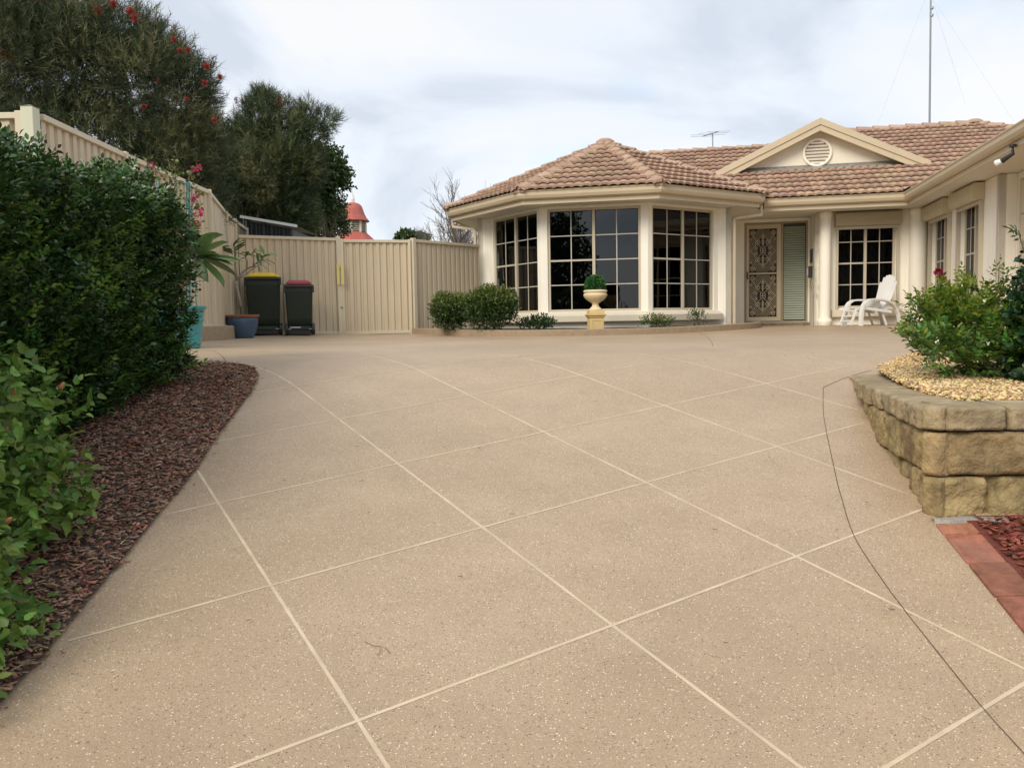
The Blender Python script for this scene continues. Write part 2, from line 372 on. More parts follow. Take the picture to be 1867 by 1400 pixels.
def pinnate(C, A, pairs, length, tilt=0.9):
    """flat compound leaves: pairs of leaflets on each side of an axis and one at the tip"""
    n = len(C); A = norm(A); up = norm(np.array([0, 0, 1.0]) + RNG.normal(size=(n, 3)) * 0.35); S = norm(np.cross(up, A)); U = np.cross(A, S)
    Ps = []; Ds = []; Ns = []
    for i in range(pairs):
        f = (i + .6) / (pairs + .3)
        for sg in (-1, 1):
            Ps.append(C + A * length * f); Ds.append(A * (0.45 + 0.25 * f) + S * sg * tilt + RNG.normal(size=A.shape) * .16); Ns.append(U + RNG.normal(size=A.shape) * .3)
    Ps.append(C + A * length); Ds.append(A + RNG.normal(size=A.shape) * .1); Ns.append(U + RNG.normal(size=A.shape) * .3)
    return np.concatenate(Ps), np.concatenate(Ds), np.concatenate(Ns)
def leaf_mat(name, col, rnd=0.35, hue=0.02, rough=0.42, trans=0.18, spec=0.4, col2=None):
    return mat(name, col, rough, rnd=rnd, hue=hue, trans=trans, spec=spec, col2=col2, vscale=2.2)
def lobes_points(lobes, n, shell=0.55):
    """lobes: (centre, (rx,ry,rz)); points biased to the lobes' outside, none deep inside another lobe"""
    vol = np.array([l[1][0] * l[1][2] for l in lobes]); idx = RNG.choice(len(lobes), n, p=vol / vol.sum())
    C = np.array([tuple(lobes[i][0]) for i in idx]); R = np.array([lobes[i][1] for i in idx]); d = rand_dirs(n)
    r = shell + (1 - shell) * RNG.random(n) ** 0.7; wob = np.array([1 + 0.22 * noise.noise(Vector((a * 2.3 + i, b * 2.3, c * 2.3))) for a, b, c, i in zip(d[:, 0], d[:, 1], d[:, 2], idx)])
    return C + d * R * (r * wob)[:, None], d, idx
# ------------------------------------------------------------------ ground and driveway
def sheet(name, xs, ys, hf, m, kind='structure'):
    V = [(x, y, hf(x, y)) for y in ys for x in xs]; nx = len(xs)
    F = [(j * nx + i, j * nx + i + 1, (j + 1) * nx + i + 1, (j + 1) * nx + i) for j in range(len(ys) - 1) for i in range(nx - 1)]
    me = raw_mesh(name, V, F, m, smooth_=True); o = link(name, me); props(o, kind=kind); return o
M_grass = mat('dry_lawn', (0.07, 0.085, 0.03), 1.0, var=0.4, vscale=4, bump=1, bscale=40)
gx = [-600, -200, -60, -20, -9, -4, 0, 4, 9, 20, 60, 200, 600]; gy = [-600, -200, -60, -20, -12, -8, -4, 0, 3, 5.9, 6.2, 6.5, 7.2, 10, 13.5, 15, 17, 30, 60, 200, 900]
sheet('ground', gx, gy, lambda x, y: H(x, y) - 0.08, M_grass)
xs = list(np.arange(-5.2, 9.6, 0.4)); ys = list(np.arange(-9, 5.6, 0.5)) + list(np.arange(5.6, 7.4, 0.1)) + list(np.arange(7.6, 19.6, 0.4))
driveway = sheet('driveway', xs, ys, H, M_drive)
OFF[driveway.name] = Vector((0, 0, 0))

def inside(p, poly):
    x, y = p[0], p[1]; c = False; n = len(poly)
    for i in range(n):
        x1, y1 = poly[i][0], poly[i][1]; x2, y2 = poly[i - 1][0], poly[i - 1][1]
        if (y1 > y) != (y2 > y) and x < (x2 - x1) * (y - y1) / (y2 - y1) + x1: c = not c
    return c
def spline(pts, n=8):
    out_ = []
    P = [Vector(p[:2]) for p in pts]; P = [2 * P[0] - P[1]] + P + [2 * P[-1] - P[-2]]
    for i in range(1, len(P) - 2):
        for k in range(n):
            t = k / n; a, b, c, d = P[i - 1:i + 3]
            out_.append(0.5 * ((2 * b) + (-a + c) * t + (2 * a - 5 * b + 4 * c - d) * t * t + (-a + 3 * b - 3 * c + d) * t ** 3))
    out_.append(P[-2]); return out_

# edges of the concrete
left_edge = spline([(-1.40, -0.6), (-1.43, 1.2), (-1.454, 2.29), (-1.47, 2.68), (-1.53, 3.57), (-1.565, 4.10), (-1.63, 4.61), (-1.69, 5.30), (-1.745, 5.70), (-1.84, 6.02), (-2.02, 6.22), (-2.25, 6.32), (-2.6, 6.34), (-3.3, 6.30), (-4.0, 6.3)], 8)
bed_left = left_edge + [Vector((-5.2, 6.3)), Vector((-5.2, -0.6))]
wall_path = spline([(2.22, 5.50), (2.13, 5.15), (1.99, 4.72), (1.85, 4.16), (1.765, 3.72), (1.745, 3.50)], 8)
def drape(name, poly, dz, m, step=0.12, hf=H, noise_amp=0.0, skirt=0.0):
    """a sheet over poly following the ground; triangulated"""
    bm = bmesh.new(); vs = [bm.verts.new((p[0], p[1], 0)) for p in poly]; f = bm.faces.new(vs)
    if f.normal.z < 0: f.normal_flip()
    x0, x1 = min(p[0] for p in poly), max(p[0] for p in poly); y0, y1 = min(p[1] for p in poly), max(p[1] for p in poly)
    for k in range(1, int((x1 - x0) / step)):
        bmesh.ops.bisect_plane(bm, geom=bm.verts[:] + bm.edges[:] + bm.faces[:], plane_co=(x0 + k * step, 0, 0), plane_no=(1, 0, 0))
    for k in range(1, int((y1 - y0) / step)):
        bmesh.ops.bisect_plane(bm, geom=bm.verts[:] + bm.edges[:] + bm.faces[:], plane_co=(0, y0 + k * step, 0), plane_no=(0, 1, 0))
    for v in bm.verts:
        b_ = v.is_boundary
        v.co.z = hf(v.co.x, v.co.y) + dz + (0 if b_ else noise_amp * noise.noise(Vector((v.co.x * 4, v.co.y * 4, 0))))
    bmesh.ops.recalc_face_normals(bm, faces=bm.faces)
    me = bpy.data.meshes.new(name); bm.to_mesh(me); bm.free(); me.materials.append(m); return me
M_mulch = mat('mulch_litter', (0.075, 0.045, 0.035), 1.0, var=0.35, vscale=40, bump=1.0, bscale=90, col2=(0.13, 0.105, 0.085))
o = link('garden_bed', drape('garden_bed', bed_left, 0.014, M_mulch, 0.2, noise_amp=0.008)); props(o, kind='structure'); OFF[o.name] = Vector()
bed_left_o = o
M_redmulch = mat('red_mulch_litter', (0.16, 0.04, 0.025), 1.0, var=0.4, vscale=50, bump=1.0, bscale=90)
bed_right = [(1.84, 3.40), (1.56, 1.0), (1.45, -0.5), (6, -0.5), (6, 3.40)]
o = link('garden_bed', drape('garden_bed', bed_right, 0.006, M_redmulch, 0.25, noise_amp=0.012)); props(o, kind='structure'); bed_right_o = o

# pale joint lines of the diamond pattern: thin strips of jointing laid 4 mm proud, as in the photo
GA = np.array([2.2054 * 0 - 0.4329, 2.2054]); gth = 0.5362; GS = 0.8656
e1 = np.array([math.cos(gth), math.sin(gth)]); e2 = np.array([-math.sin(gth), math.cos(gth)])
M_line = mat('pale_joint_line', (0.62, 0.505, 0.35), 0.7, var=0.15, vscale=7, bump=0.3, bscale=200, stain=0.75, stain_col=(0.40, 0.30, 0.20))
dpoly = [tuple(p) for p in left_edge][4:] + [(-2.3, 6.5), (-1.9, 6.9), (0, 6.9), (1.4, 6.6), (2.5, 6.3)] + [(2.5, 6.1), (2.3, 5.7)] + [tuple(p) for p in wall_path] + [(1.70, 3.36), (1.42, 1.4), (1.35, -0.6), (-1.40, -0.6)]
def line_strip(name, P, w, m, dz, parent):
    V = []; F = []
    P = [Vector(p) for p in P]
    for i, p in enumerate(P):
        d = (P[min(i + 1, len(P) - 1)] - P[max(i - 1, 0)]).normalized(); nn = Vector((-d.y, d.x)) * (w / 2)
        ww = 1 + 0.22 * noise.noise(Vector((p.x * 23, p.y * 23, 1.5)))
        for s in (-1, 1):
            q = p + nn * s * ww; V.append((q.x, q.y, H(q.x, q.y) + dz))
    for i in range(len(P) - 1): F.append((2 * i, 2 * i + 1, 2 * i + 3, 2 * i + 2))
    o = link(name, raw_mesh(name, V, F, m), parent); return o
for fam in (0, 1):
    for i in range(-3, 8):
        ea, eb = (e1, e2) if fam == 0 else (e2, e1)
        seg = []
        for t_ in np.arange(-6, 12, 0.05):
            q = GA + GS * (i * ea + t_ * eb)
            if fam == 0 and i == 1 and q[1] > 5.55: q = q - np.array([0.35, 0]) * (q[1] - 5.55) ** 2 * 0.6
            if inside(q, dpoly): seg.append(tuple(q))
            else:
                if len(seg) > 5: line_strip('joint_line', seg, 0.0118, M_line, 0.0006 if fam == 0 else 0.0012, driveway)
                seg = []
        if len(seg) > 5: line_strip('joint_line', seg, 0.0118, M_line, 0.0006 if fam == 0 else 0.0012, driveway)
# dark saw cut on the right, and the short one at the tip of the left bed
M_cut = mat('saw_cut_shadow_filler', (0.10, 0.07, 0.045), 0.95)
def gxy(L): return [tuple(gp(*p))[:2] for p in L]
cutR = spline(gxy([(1588, 676), (1540, 690), (1501, 707)]), 10)
cutR2 = gxy([(1501, 707), (1502, 760), (1520, 850), (1533, 905), (1557, 977), (1602, 1048), (1650, 1115), (1720, 1205), (1787, 1288), (1867, 1378)])
for P_, w_ in ((cutR, 0.004), (spline(cutR2, 6) + [Vector((1.30, 1.5)), Vector((1.18, 0.6))], 0.0032), (spline(gxy([(412, 661), (403, 648), (388, 640), (372, 638)]), 6), 0.005)):
    line_strip('saw_cut', P_, w_, M_cut, 0.0020, driveway)
for L in ([(1300, 632), (1296, 622), (1286, 612), (1276, 606)], ):
    line_strip('saw_cut', spline(gxy(L), 6), 0.004, M_cut, 0.0020, driveway)

# ------------------------------------------------------------------ house
S0 = Vector((1.5, 18.0, -0.14))
house = thing('house', S0, 'cream rendered single storey house with a terracotta tiled roof and an octagonal bay of windows', 'house', frame=RH)
ZE = 2.35; SL = 0.443; SF = math.sqrt(1 + SL * SL)
PK = Vector((-1.785, 17.875)); zt = lambda t_: ZE + SL * (t_ - 17.2)
wall = MB()
def wallseg(p0, p1, thick, z0, z1, openings=(), mb=None):
    """wall between two plan points; outside is to the right of p0->p1; openings (a0,a1,zb,zt)"""
    mb = mb or wall
    p0 = Vector(p0); p1 = Vector(p1); d = (p1 - p0); L = d.length; d = d / L; n_in = Vector((-d.y, d.x))
    M = Matrix(((d.x, n_in.x, 0, p0.x), (d.y, n_in.y, 0, p0.y), (0, 0, 1, 0), (0, 0, 0, 1)))
    a = 0
    for (a0, a1, zb, zt_) in openings:
        mb.box(a, a0, 0, thick, z0, z1, M)
        if zb > z0: mb.box(a0, a1, 0, thick, z0, zb, M)
        if zt_ < z1: mb.box(a0, a1, 0, thick, zt_, z1, M)
        a = a1
    mb.box(a, L, 0, thick, z0, z1, M)
    return M, L
ZG = -0.5; ZS = 2.148
LB, LF, RF, RB = Vector((-4.006, 16.66)), Vector((-2.746, 15.4)), Vector((-0.787, 15.4)), Vector((0.473, 16.66))
bayM = []
for a, b, w in ((LB, LF, 1.56), (LF, RF, 1.70), (RF, RB, 1.56)):
    L = (b - a).length; m0 = (L - w) / 2
    M, L = wallseg(a, b, 0.11, ZG, ZS, [(m0, m0 + w, 0.215, 2.10)])
    bayM.append((M, m0, w))
wallseg((-4.26, 16.66), LB, 0.11, ZG, ZS); wallseg(RB, (0.72, 16.66), 0.11, ZG, ZS)
wallseg((0.72, 16.66), (0.72, 18.80), 0.11, ZG, ZS)
wallseg((-4.26, 23.5), (-4.26, 16.66), 0.11, ZG, ZS)
# door wall, recess side, front wall, wing wall
Mdoor, _ = wallseg((0.72, 18.80), (2.42, 18.80), 0.11, ZG, ZS, [(0.36, 1.66, -0.05, 2.08)])
wallseg((2.42, 18.80), (2.42, 18.13), 0.11, ZG, ZS)
Mmain, _ = wallseg((2.42, 18.13), (4.54, 18.13), 0.11, ZG, ZS, [(0.42, 1.54, 0.22, 2.02)])
Mwing, _ = wallseg((4.54, 18.13), (4.54, 14.16), 0.11, ZG, ZS, [(0.35, 1.57, 0.15, 1.98), (2.13, 3.27, 0.15, 1.98)])
wallseg((4.54, 14.16), (4.79, 14.16), 0.11, ZG, ZS)
wallseg((4.79, 14.16), (4.79, 4.6), 0.11, ZG, ZS, [(0.02, 5.2, -0.6, 2.06)])
wallseg((4.79, 4.6), (11, 4.6), 0.11, -1.0, ZS); wallseg((11, 4.6), (11, 24), 0.11, -1.0, ZS); wallseg((11, 24), (-4.26, 23.5), 0.11, ZG, ZS)
for (a_, b_) in ((0.473, 16.66), (0.72, 18.80), (4.54, 18.13), (4.79, 14.16), (2.42, 18.80)):
    wall.box(a_ + .002 if a_ > 1 else a_ - .115, a_ + .14 if a_ > 1 else a_ - .0 + .05, b_ + .002, b_ + .13, ZG, ZS - .001)
wall.box(-4.10, -3.95, 16.665, 16.80, ZG, ZS - .001)
wall.build('wall', M_wall, house, bevel=0.006)

# sills round the bay
def sweep(path, prof, m, name, parent, closed_prof=True, caps=True, bevel=0):
    """prof: (offset to the right of travel = outside, z)"""
    P = [Vector(p) for p in path]; V = []; F = []; n = len(prof)
    for i, p in enumerate(P):
        d0 = (P[i] - P[i - 1]).normalized() if i else (P[1] - P[0]).normalized()
        d1 = (P[i + 1] - P[i]).normalized() if i < len(P) - 1 else d0
        n0 = Vector((d0.y, -d0.x)); n1 = Vector((d1.y, -d1.x)); mm = (n0 + n1).normalized(); mm = mm / max(0.3, mm.dot(n0))
        for (o_, z) in prof: V.append((p.x + mm.x * o_, p.y + mm.y * o_, z))
    for i in range(len(P) - 1):
        for k in range(n if closed_prof else n - 1):
            F.append((i * n + k, (i + 1) * n + k, (i + 1) * n + (k + 1) % n, i * n + (k + 1) % n))
    if caps and closed_prof: F.append(tuple(range(n))); F.append(tuple(reversed(range((len(P) - 1) * n, len(P) * n))))
    mb = MB(); mb.add(V, F); return mb.build(name, m, parent, bevel=bevel)
sweep([LB + Vector((0.02, 0)), LF, RF, RB], [(0.002, 0.03), (0.13, 0.03), (0.14, 0.145), (0.002, 0.21)], M_sill, 'sill', house, bevel=0.006)
def boxpart(name, M, x0, x1, y0, y1, z0, z1, m, parent, bevel=0.0):
    mb = MB(); mb.box(x0, x1, y0, y1, z0, z1, M); return mb.build(name, m, parent, bevel=bevel)
boxpart('sill', Mmain, 0.33, 1.66, -0.11, -0.002, 0.04, 0.19, M_sill, house, 0.01)
boxpart('sill', Mwing, 0.30, 1.62, -0.09, -0.002, 0.0, 0.14, M_sill, house, 0.01)
boxpart('sill', Mwing, 2.08, 3.32, -0.09, -0.002, 0.0, 0.14, M_sill, house, 0.01)

M_curtain = mat('grey_curtain', (0.085, 0.082, 0.076), 0.9, var=0.25, vscale=5)
M_blind = mat('navy_grey_blind', (0.045, 0.05, 0.06), 0.8, var=0.2, vscale=12)
PANES = {}
def shared_box(key, dims, m):
    if key not in PANES:
        a, b, c = dims; mb = MB(); mb.box(0, a, 0, b, 0, c); PANES[key] = raw_mesh(key.split('|')[0], mb.V, mb.F, m)
    return PANES[key]
def window(M, a0, w, z0, z1, sashes=2, cols=2, rows=4, depth=0.055, glass=None):
    fr = MB(); f = 0.045
    fr.box(a0, a0 + w, depth, depth + 0.055, z0, z0 + f, M); fr.box(a0, a0 + w, depth, depth + 0.055, z1 - f, z1, M)
    fr.box(a0, a0 + f, depth, depth + 0.055, z0 + f, z1 - f, M); fr.box(a0 + w - f, a0 + w, depth, depth + 0.055, z0 + f, z1 - f, M)
    sw = (w - 2 * f - (sashes - 1) * 0.055) / sashes
    for k in range(1, sashes):
        x = a0 + f + k * sw + (k - 1) * 0.055; fr.box(x, x + 0.055, depth - 0.008, depth + 0.05, z0 + f, z1 - f, M)
    wo = fr.build('window', M_frame, house, bevel=0.004)
    gl = MB(); off = OFF[house.name]
    for k in range(sashes):
        x0 = a0 + f + k * (sw + 0.055); yd = depth + 0.018 + (0.012 if k % 2 else 0.0)
        ww = sw; zb, zt_ = z0 + f, z1 - f; cw = ww / cols; rh = (zt_ - zb) / rows
        rail = 0.024
        # sash stiles as part of the bars
        for c in range(1, cols):
            b_ = MB(); b_.box(x0 + c * cw - 0.009, x0 + c * cw + 0.009, yd - 0.006, yd + 0.012, zb, zt_, M); b_.build('glazing_bar', M_bars, wo)
        for r_ in range(1, rows):
            hh = 0.016 if (r_ == 2 and k != 1) else 0.009
            b_ = MB(); b_.box(x0, x0 + ww, yd - 0.008, yd + 0.010, zb + r_ * rh - hh, zb + r_ * rh + hh, M); b_.build('glazing_bar', M_bars, wo)
        me = shared_box('pane|%.3f|%.3f|%d' % (cw, rh, glass is None), (cw - 0.020, 0.005, rh - 0.020), glass or M_glass)
        for c in range(cols):
            for r_ in range(rows):
                o = bpy.data.objects.new('pane', me); COL.objects.link(o); o.parent = wo; OFF[o.name] = off
                # every pane leans a hair differently, as real glass does
                o.matrix_local = Matrix.Translation(-off) @ M @ Matrix.Translation((x0 + c * cw + 0.010, yd + 0.002, zb + r_ * rh + 0.010)) @ Matrix.Rotation(random.uniform(-.004, .004), 4, 'X')
    return wo
def curtain(M, a0, w, z0, z1, y, m, folds):
    mb = MB(); mb.grid(lambda u, v: M @ Vector((a0 - 0.1 + (w + 0.2) * u, y + 0.025 * math.sin(u * folds * 2 * PI) * (1 if folds else 0), z0 - 0.1 + (z1 - z0 + 0.2) * v)), 80 if folds else 1, 1)
    mb.build('curtain' if folds else 'blind', m, house, smooth_=True)
for i, (M, m0, w) in enumerate(bayM):
    window(M, m0, w, 0.215, 2.10, depth=0.012 + 0.02)
    if i == 1:
        curtain(M, m0, w / 2, 0.2, 2.1, 0.16, M_blind, 0); curtain(M, m0 + w / 2, w / 2, 0.2, 2.1, 0.22, M_curtain, 9)
    else: curtain(M, m0, w, 0.2, 2.1, 0.22, M_curtain, 18)
window(Mmain, 0.42, 1.12, 0.22, 2.02, glass=M_glass2); curtain(Mmain, 0.42, 1.12, 0.2, 2.1, 0.2, M_curtain, 12)
window(Mwing, 0.35, 1.22, 0.15, 1.98, depth=0.06, glass=M_glass2); window(Mwing, 2.13, 1.14, 0.15, 1.98, depth=0.06, glass=M_glass2)
curtain(Mwing, 0.35, 1.2, 0.15, 2.0, 0.2, M_curtain, 12); curtain(Mwing, 2.13, 1.14, 0.15, 2.0, 0.2, M_curtain, 12)
# roller shutter boxes over the windows
M_shut = mat('cream_shutter_box', (0.56, 0.48, 0.33), 0.5, var=0.03)
M_shutd = mat('beige_shutter_box', (0.42, 0.355, 0.235), 0.5, var=0.03)
def shutter(M, x0, x1, m, zt_=2.13, dep=0.19):
    prof = [(0, zt_ - 0.27), (-dep * 0.72, zt_ - 0.27), (-dep * 0.9, zt_ - 0.25), (-dep, zt_ - 0.19), (-dep, zt_ - 0.03), (-dep * 0.85, zt_), (0, zt_)]
    mb = MB(); n = len(prof)
    V = [M @ Vector((x, y - 0.002, z)) for x in (x0, x1) for (y, z) in prof]
    mb.add(V, [tuple(range(n)), tuple(reversed(range(n, 2 * n)))] + [(k, n + k, n + (k + 1) % n, (k + 1) % n) for k in range(n)])
    so = mb.build('shutter_box', m, house, bevel=0.004)
    b_ = MB(); b_.box(x0 + 0.06, x1 - 0.06, -0.075, -0.02, zt_ - 0.33, zt_ - 0.275, M); b_.build('shutter_rail', M_frame, so)
    for x in (x0 + 0.03, x1 - 0.07):
        b_ = MB(); b_.box(x, x + 0.04, -0.07, -0.002, 0.2, zt_ - 0.275, M); b_.build('guide_rail', M_frame, so)
shutter(Mmain, 0.38, 1.62, M_shutd, 2.12, 0.15); shutter(Mwing, 0.28, 1.64, M_shut); shutter(Mwing, 2.06, 3.34, M_shut)

# soffits
def flat(name, poly, z, m, parent, up=False):
    mb = MB(); mb.prism(poly, z, z + 0.012); return mb.build(name, m, parent)
flat('soffit', [(-4.79, 23), (-4.79, 16.69), (-2.965, 14.87), (-0.568, 14.87), (1.22, 16.66), (1.22, 17.18), (1.3, 17.32), (1.3, 19.0), (-4.2, 19)], 2.150, M_soffit, house)
flat('soffit', [(1.303, 17.32), (4.01, 17.32), (4.85, 18.2), (4.85, 19.0), (1.303, 19.0)], 2.152, M_soffit, house)
flat('soffit', [(4.01, 17.315), (4.01, 4.0), (5.2, 4.0), (5.2, 18.5), (4.853, 18.19)], 2.154, M_soffit, house)
# fascia and gutters
gprof = [(0.0, 2.205), (0.03, 2.20), (0.075, 2.222), (0.098, 2.27), (0.10, 2.325), (0.112, 2.335), (0.116, 2.352), (0.105, 2.362), (0.088, 2.350), (0.085, 2.28), (0.0, 2.25)]
p_bay = [(-4.91, 23.2), (-4.91, 16.64), (-3.015, 14.75), (-0.518, 14.75), (1.34, 16.61), (1.34, 17.0)]
p_main = [(1.36, 17.2), (3.89, 17.2), (3.89, 4.0)]
inset = 0.105
def offset_path(path, o_):
    P = [Vector(p) for p in path]; out_ = []
    for i, p in enumerate(P):
        d0 = (P[i] - P[i - 1]).normalized() if i else (P[1] - P[0]).normalized(); d1 = (P[i + 1] - P[i]).normalized() if i < len(P) - 1 else d0
        n0 = Vector((d0.y, -d0.x)); n1 = Vector((d1.y, -d1.x)); mm = (n0 + n1).normalized(); mm /= max(0.3, mm.dot(n0)); out_.append(p + mm * o_)
    return out_
for path in (p_bay, p_main):
    q = offset_path(path, -inset)
    sweep(q, [(0.0, 2.125), (0.0, 2.34), (-0.025, 2.34), (-0.025, 2.125)], M_trim, 'fascia', house)
    sweep([Vector(a) for a in offset_path(path, -inset + 0.002)], gprof, M_trim, 'gutter', house)
# downpipes
def pipe(name, pts, w=0.075, d=0.05, m=M_trim):
    mb = MB()
    for a, b in zip(pts[:-1], pts[1:]): mb.bar(a, b, w, d)
    return mb.build(name, m, house, bevel=0.004)
pipe('downpipe', [(1.29, 16.93, 2.20), (1.29, 16.93, 2.02), (0.77, 16.60, 1.93), (0.77, 16.60, -0.12)])
pipe('downpipe', [(-4.80, 16.75, 2.2), (-4.80, 16.75, 2.02), (-4.30, 16.60, 1.93), (-4.30, 16.60, -0.12)])
# columns
def column(s, t_, r, name='column'):
    mb = MB(); prof = [(r * 1.28, -0.2), (r * 1.28, -0.075), (r * 1.34, -0.06), (r * 1.34, -0.02), (r * 1.2, -0.005), (r * 1.08, 0.02), (r * 1.03, 0.05)]
    prof += [(r * (1.03 - 0.0 + 0.03 * math.sin(PI * k / 8)), 0.05 + 1.95 * k / 8) for k in range(1, 9)] + [(r * 1.03, 2.02), (r * 1.12, 2.05), (r * 1.15, 2.09), (r * 1.05, 2.15)]
    mb.lathe(prof, 32, (s, t_, 0)); o_ = mb.build(name, M_wall, house, smooth_=True); return o_
column(2.60, 17.95, 0.108); column(4.34, 18.03, 0.145)
# door: threshold tiles, frame, security screen door, louvred side light
M_doorframe = mat('bronze_beige_frame', (0.34, 0.285, 0.19), 0.45)
M_door = mat('dark_red_timber_door', (0.035, 0.014, 0.010), 0.4, var=0.2)
M_grille = mat('cast_grille_paint', (0.52, 0.44, 0.30), 0.5)
fr = MB(); M = Mdoor
for x in (0.36, 1.12, 1.62): fr.box(x, x + 0.04, 0.0, 0.09, -0.05, 2.08, M)
fr.box(0.40, 1.12, 0.0, 0.09, 2.04, 2.08, M); fr.box(1.16, 1.62, 0.0, 0.09, 2.04, 2.08, M); fr.box(0.40, 1.12, 0, 0.09, -0.05, -0.02, M); fr.box(1.16, 1.62, 0, 0.09, -0.05, -0.015, M)
fr.build('door_frame', M_doorframe, house, bevel=0.003)
boxpart('front_door', M, 0.40, 1.12, 0.12, 0.16, -0.05, 2.06, M_door, house)
sd = MB(); X0, X1, Z0, Z1 = 0.405, 1.115, -0.015, 2.035; fw = 0.05
sd.box(X0, X1, -0.012, 0.02, Z0, Z0 + 0.09, M); sd.box(X0, X1, -0.012, 0.02, Z1 - 0.09, Z1, M); sd.box(X0, X0 + fw, -0.012, 0.02, Z0 + 0.09, Z1 - 0.09, M); sd.box(X1 - fw - 0.03, X1, -0.012, 0.02, Z0 + 0.09, Z1 - 0.09, M)
sdo = sd.build('screen_door', M_trim, house, bevel=0.003)
zm = 1.0
mb = MB(); mb.box(X0 + fw, X1 - fw - 0.03, -0.008, 0.016, zm - 0.018, zm + 0.018, M); mb.build('mid_rail', M_grille, sdo)
mb = MB(); mb.box(X0 + 0.012, X0 + 0.034, -0.05, -0.012, 0.88, 1.04, M); mb.box(X0 + 0.012, X0 + 0.03, -0.075, -0.05, 0.95, 0.975, M); mb.build('handle', M_black, sdo, bevel=0.003)
def grille(zb, zt_, x0, x1):
    g = MB(); cx, cz = (x0 + x1) / 2, (zb + zt_) / 2; w, h = x1 - x0, zt_ - zb
    T = lambda x, z, y=0.004: M @ Vector((x, y, z))
    r0 = 0.0050
    # diamond lattice within an oval band on each side
    st = 0.052
    for sg in (-1, 1):
        for k in range(-30, 40):
            a = []; z0_ = zb + k * st
            for j in range(0, 41):
                x = x0 + w * j / 40; z = z0_ + sg * (x - x0) * 1.15
                e_ = ((x - cx) / (w * 0.5)) ** 2 + ((z - cz) / (h * 0.5)) ** 2; q = ((x - cx) / (w * 0.20)) ** 2 + (((z - cz)) / (h * 0.36)) ** 2
                if zb < z < zt_ and (e_ < 1.15) and q > 0.8: a.append(T(x, z))
                else:
                    if len(a) > 2: g.tube(a[::max(1, len(a) // 4)] + [a[-1]], r0 * 0.75, 3, False)
                    a = []
            if len(a) > 2: g.tube(a[::max(1, len(a) // 4)] + [a[-1]], r0 * 0.75, 3, False)
    def spiral(px, pz, R0, turns, a0, sx, sz, thick=1.3):
        pts = []
        for k in range(20):
            f = k / 19; a = a0 + turns * 2 * PI * f; r = R0 * (1 - 0.82 * f)
            pts.append(T(px + sx * r * math.cos(a), pz + sz * r * math.sin(a), -0.002))
        g.tube(pts, r0 * thick, 4, False)
    for sx in (-1, 1):
        for sz in (-1, 1):
            spiral(cx + sx * w * 0.36, cz + sz * h * 0.43, 0.052, 1.5, PI, sx, sz, 1.8)
            spiral(cx + sx * w * 0.17, cz + sz * h * 0.19, 0.055, 1.3, 0, sx, sz, 1.8)
            spiral(cx + sx * w * 0.24, cz + sz * h * 0.055, 0.035, 1.2, 0, sx, sz, 1.4)
            spiral(cx + sx * w * 0.43, cz + sz * h * 0.26, 0.03, 1.2, 0, sx, sz, 1.3)
            # long S from corner scroll to waist
            g.tube([T(cx + sx * w * (0.46 - 0.22 * math.sin(PI * k / 14)), cz + sz * h * (0.40 - 0.40 * k / 14)) for k in range(15)], r0 * 1.3, 4, False)
            g.tube([T(cx + sx * w * (0.03 + 0.17 * math.sin(PI * k / 14)), cz + sz * h * (0.34 - 0.28 * k / 14)) for k in range(15)], r0 * 1.3, 4, False)
        g.tube([T(x0 + (0.006 if sx < 0 else w - 0.006), zb + h * k / 8) for k in range(9)], r0, 4, False)
    for k in range(4):   # four-petalled flower in the middle
        a = PI / 4 + k * PI / 2
        g.tube([T(cx + 0.036 * math.cos(a) + 0.028 * math.cos(j * PI / 6), cz + 0.036 * math.sin(a) + 0.028 * math.sin(j * PI / 6), -0.004) for j in range(13)], r0 * 1.3, 4, False)
    for sz in (-1, 1):   # leafy stems above and below it
        g.tube([T(cx, cz + sz * h * (0.09 + 0.34 * k / 6), -0.004) for k in range(7)], [r0 * a for a in (1.5, 2.4, 3.2, 2.2, 2.9, 1.6, .8)], 5)
        for q in (0.16, 0.22, 0.28, 0.33):
            for sx in (-1, 1): g.tube([T(cx, cz + sz * h * q, -0.004), T(cx + sx * 0.022, cz + sz * (h * q + 0.006), -0.004), T(cx + sx * 0.034, cz + sz * (h * q + 0.022), -0.004)], [r0 * 2.2, r0 * 1.8, r0 * .5], 4)
    return g
for zb, zt_ in ((0.08, 0.975), (1.025, 1.94)):
    grille(zb, zt_, X0 + fw, X1 - fw - 0.03).build('grille', M_grille, sdo)
# side light: glass with green-grey horizontal slats behind
M_slat = mat('sage_louvre', (0.36, 0.40, 0.31), 0.5)
slo = boxpart('side_light', M, 1.16, 1.62, 0.07, 0.075, -0.015, 2.04, mat('dark_side_light_backing', (0.05, 0.06, 0.05), 0.5), house)
nsl = 40
me = None
for k in range(nsl):
    z = 0.03 + k * (1.97 / nsl)
    if me is None:
        mb = MB(); mb.box(0, 0.43, -0.004, 0.004, -0.021, 0.021, Matrix.Rotation(-0.42, 4, 'X')); me = raw_mesh('slat', mb.V, mb.F, M_slat)
    o = bpy.data.objects.new('slat', me); COL.objects.link(o); o.parent = slo; o.matrix_local = Matrix.Translation(-OFF[house.name]) @ M @ Matrix.Translation((1.175, 0.045, z)) @ Matrix.Rotation(random.uniform(-.05, .05), 4, 'X')
M_step = mat('brown_step_tile', (0.21, 0.165, 0.12), 0.6, var=0.2, vscale=8, rnd=0.15)
for k in range(7):
    boxpart('step_tile', M, 0.32 + k * 0.21, 0.32 + k * 0.21 + 0.205, -0.075, 0.0 - 0.001, -0.25, -0.055, M_step, house, 0.003)
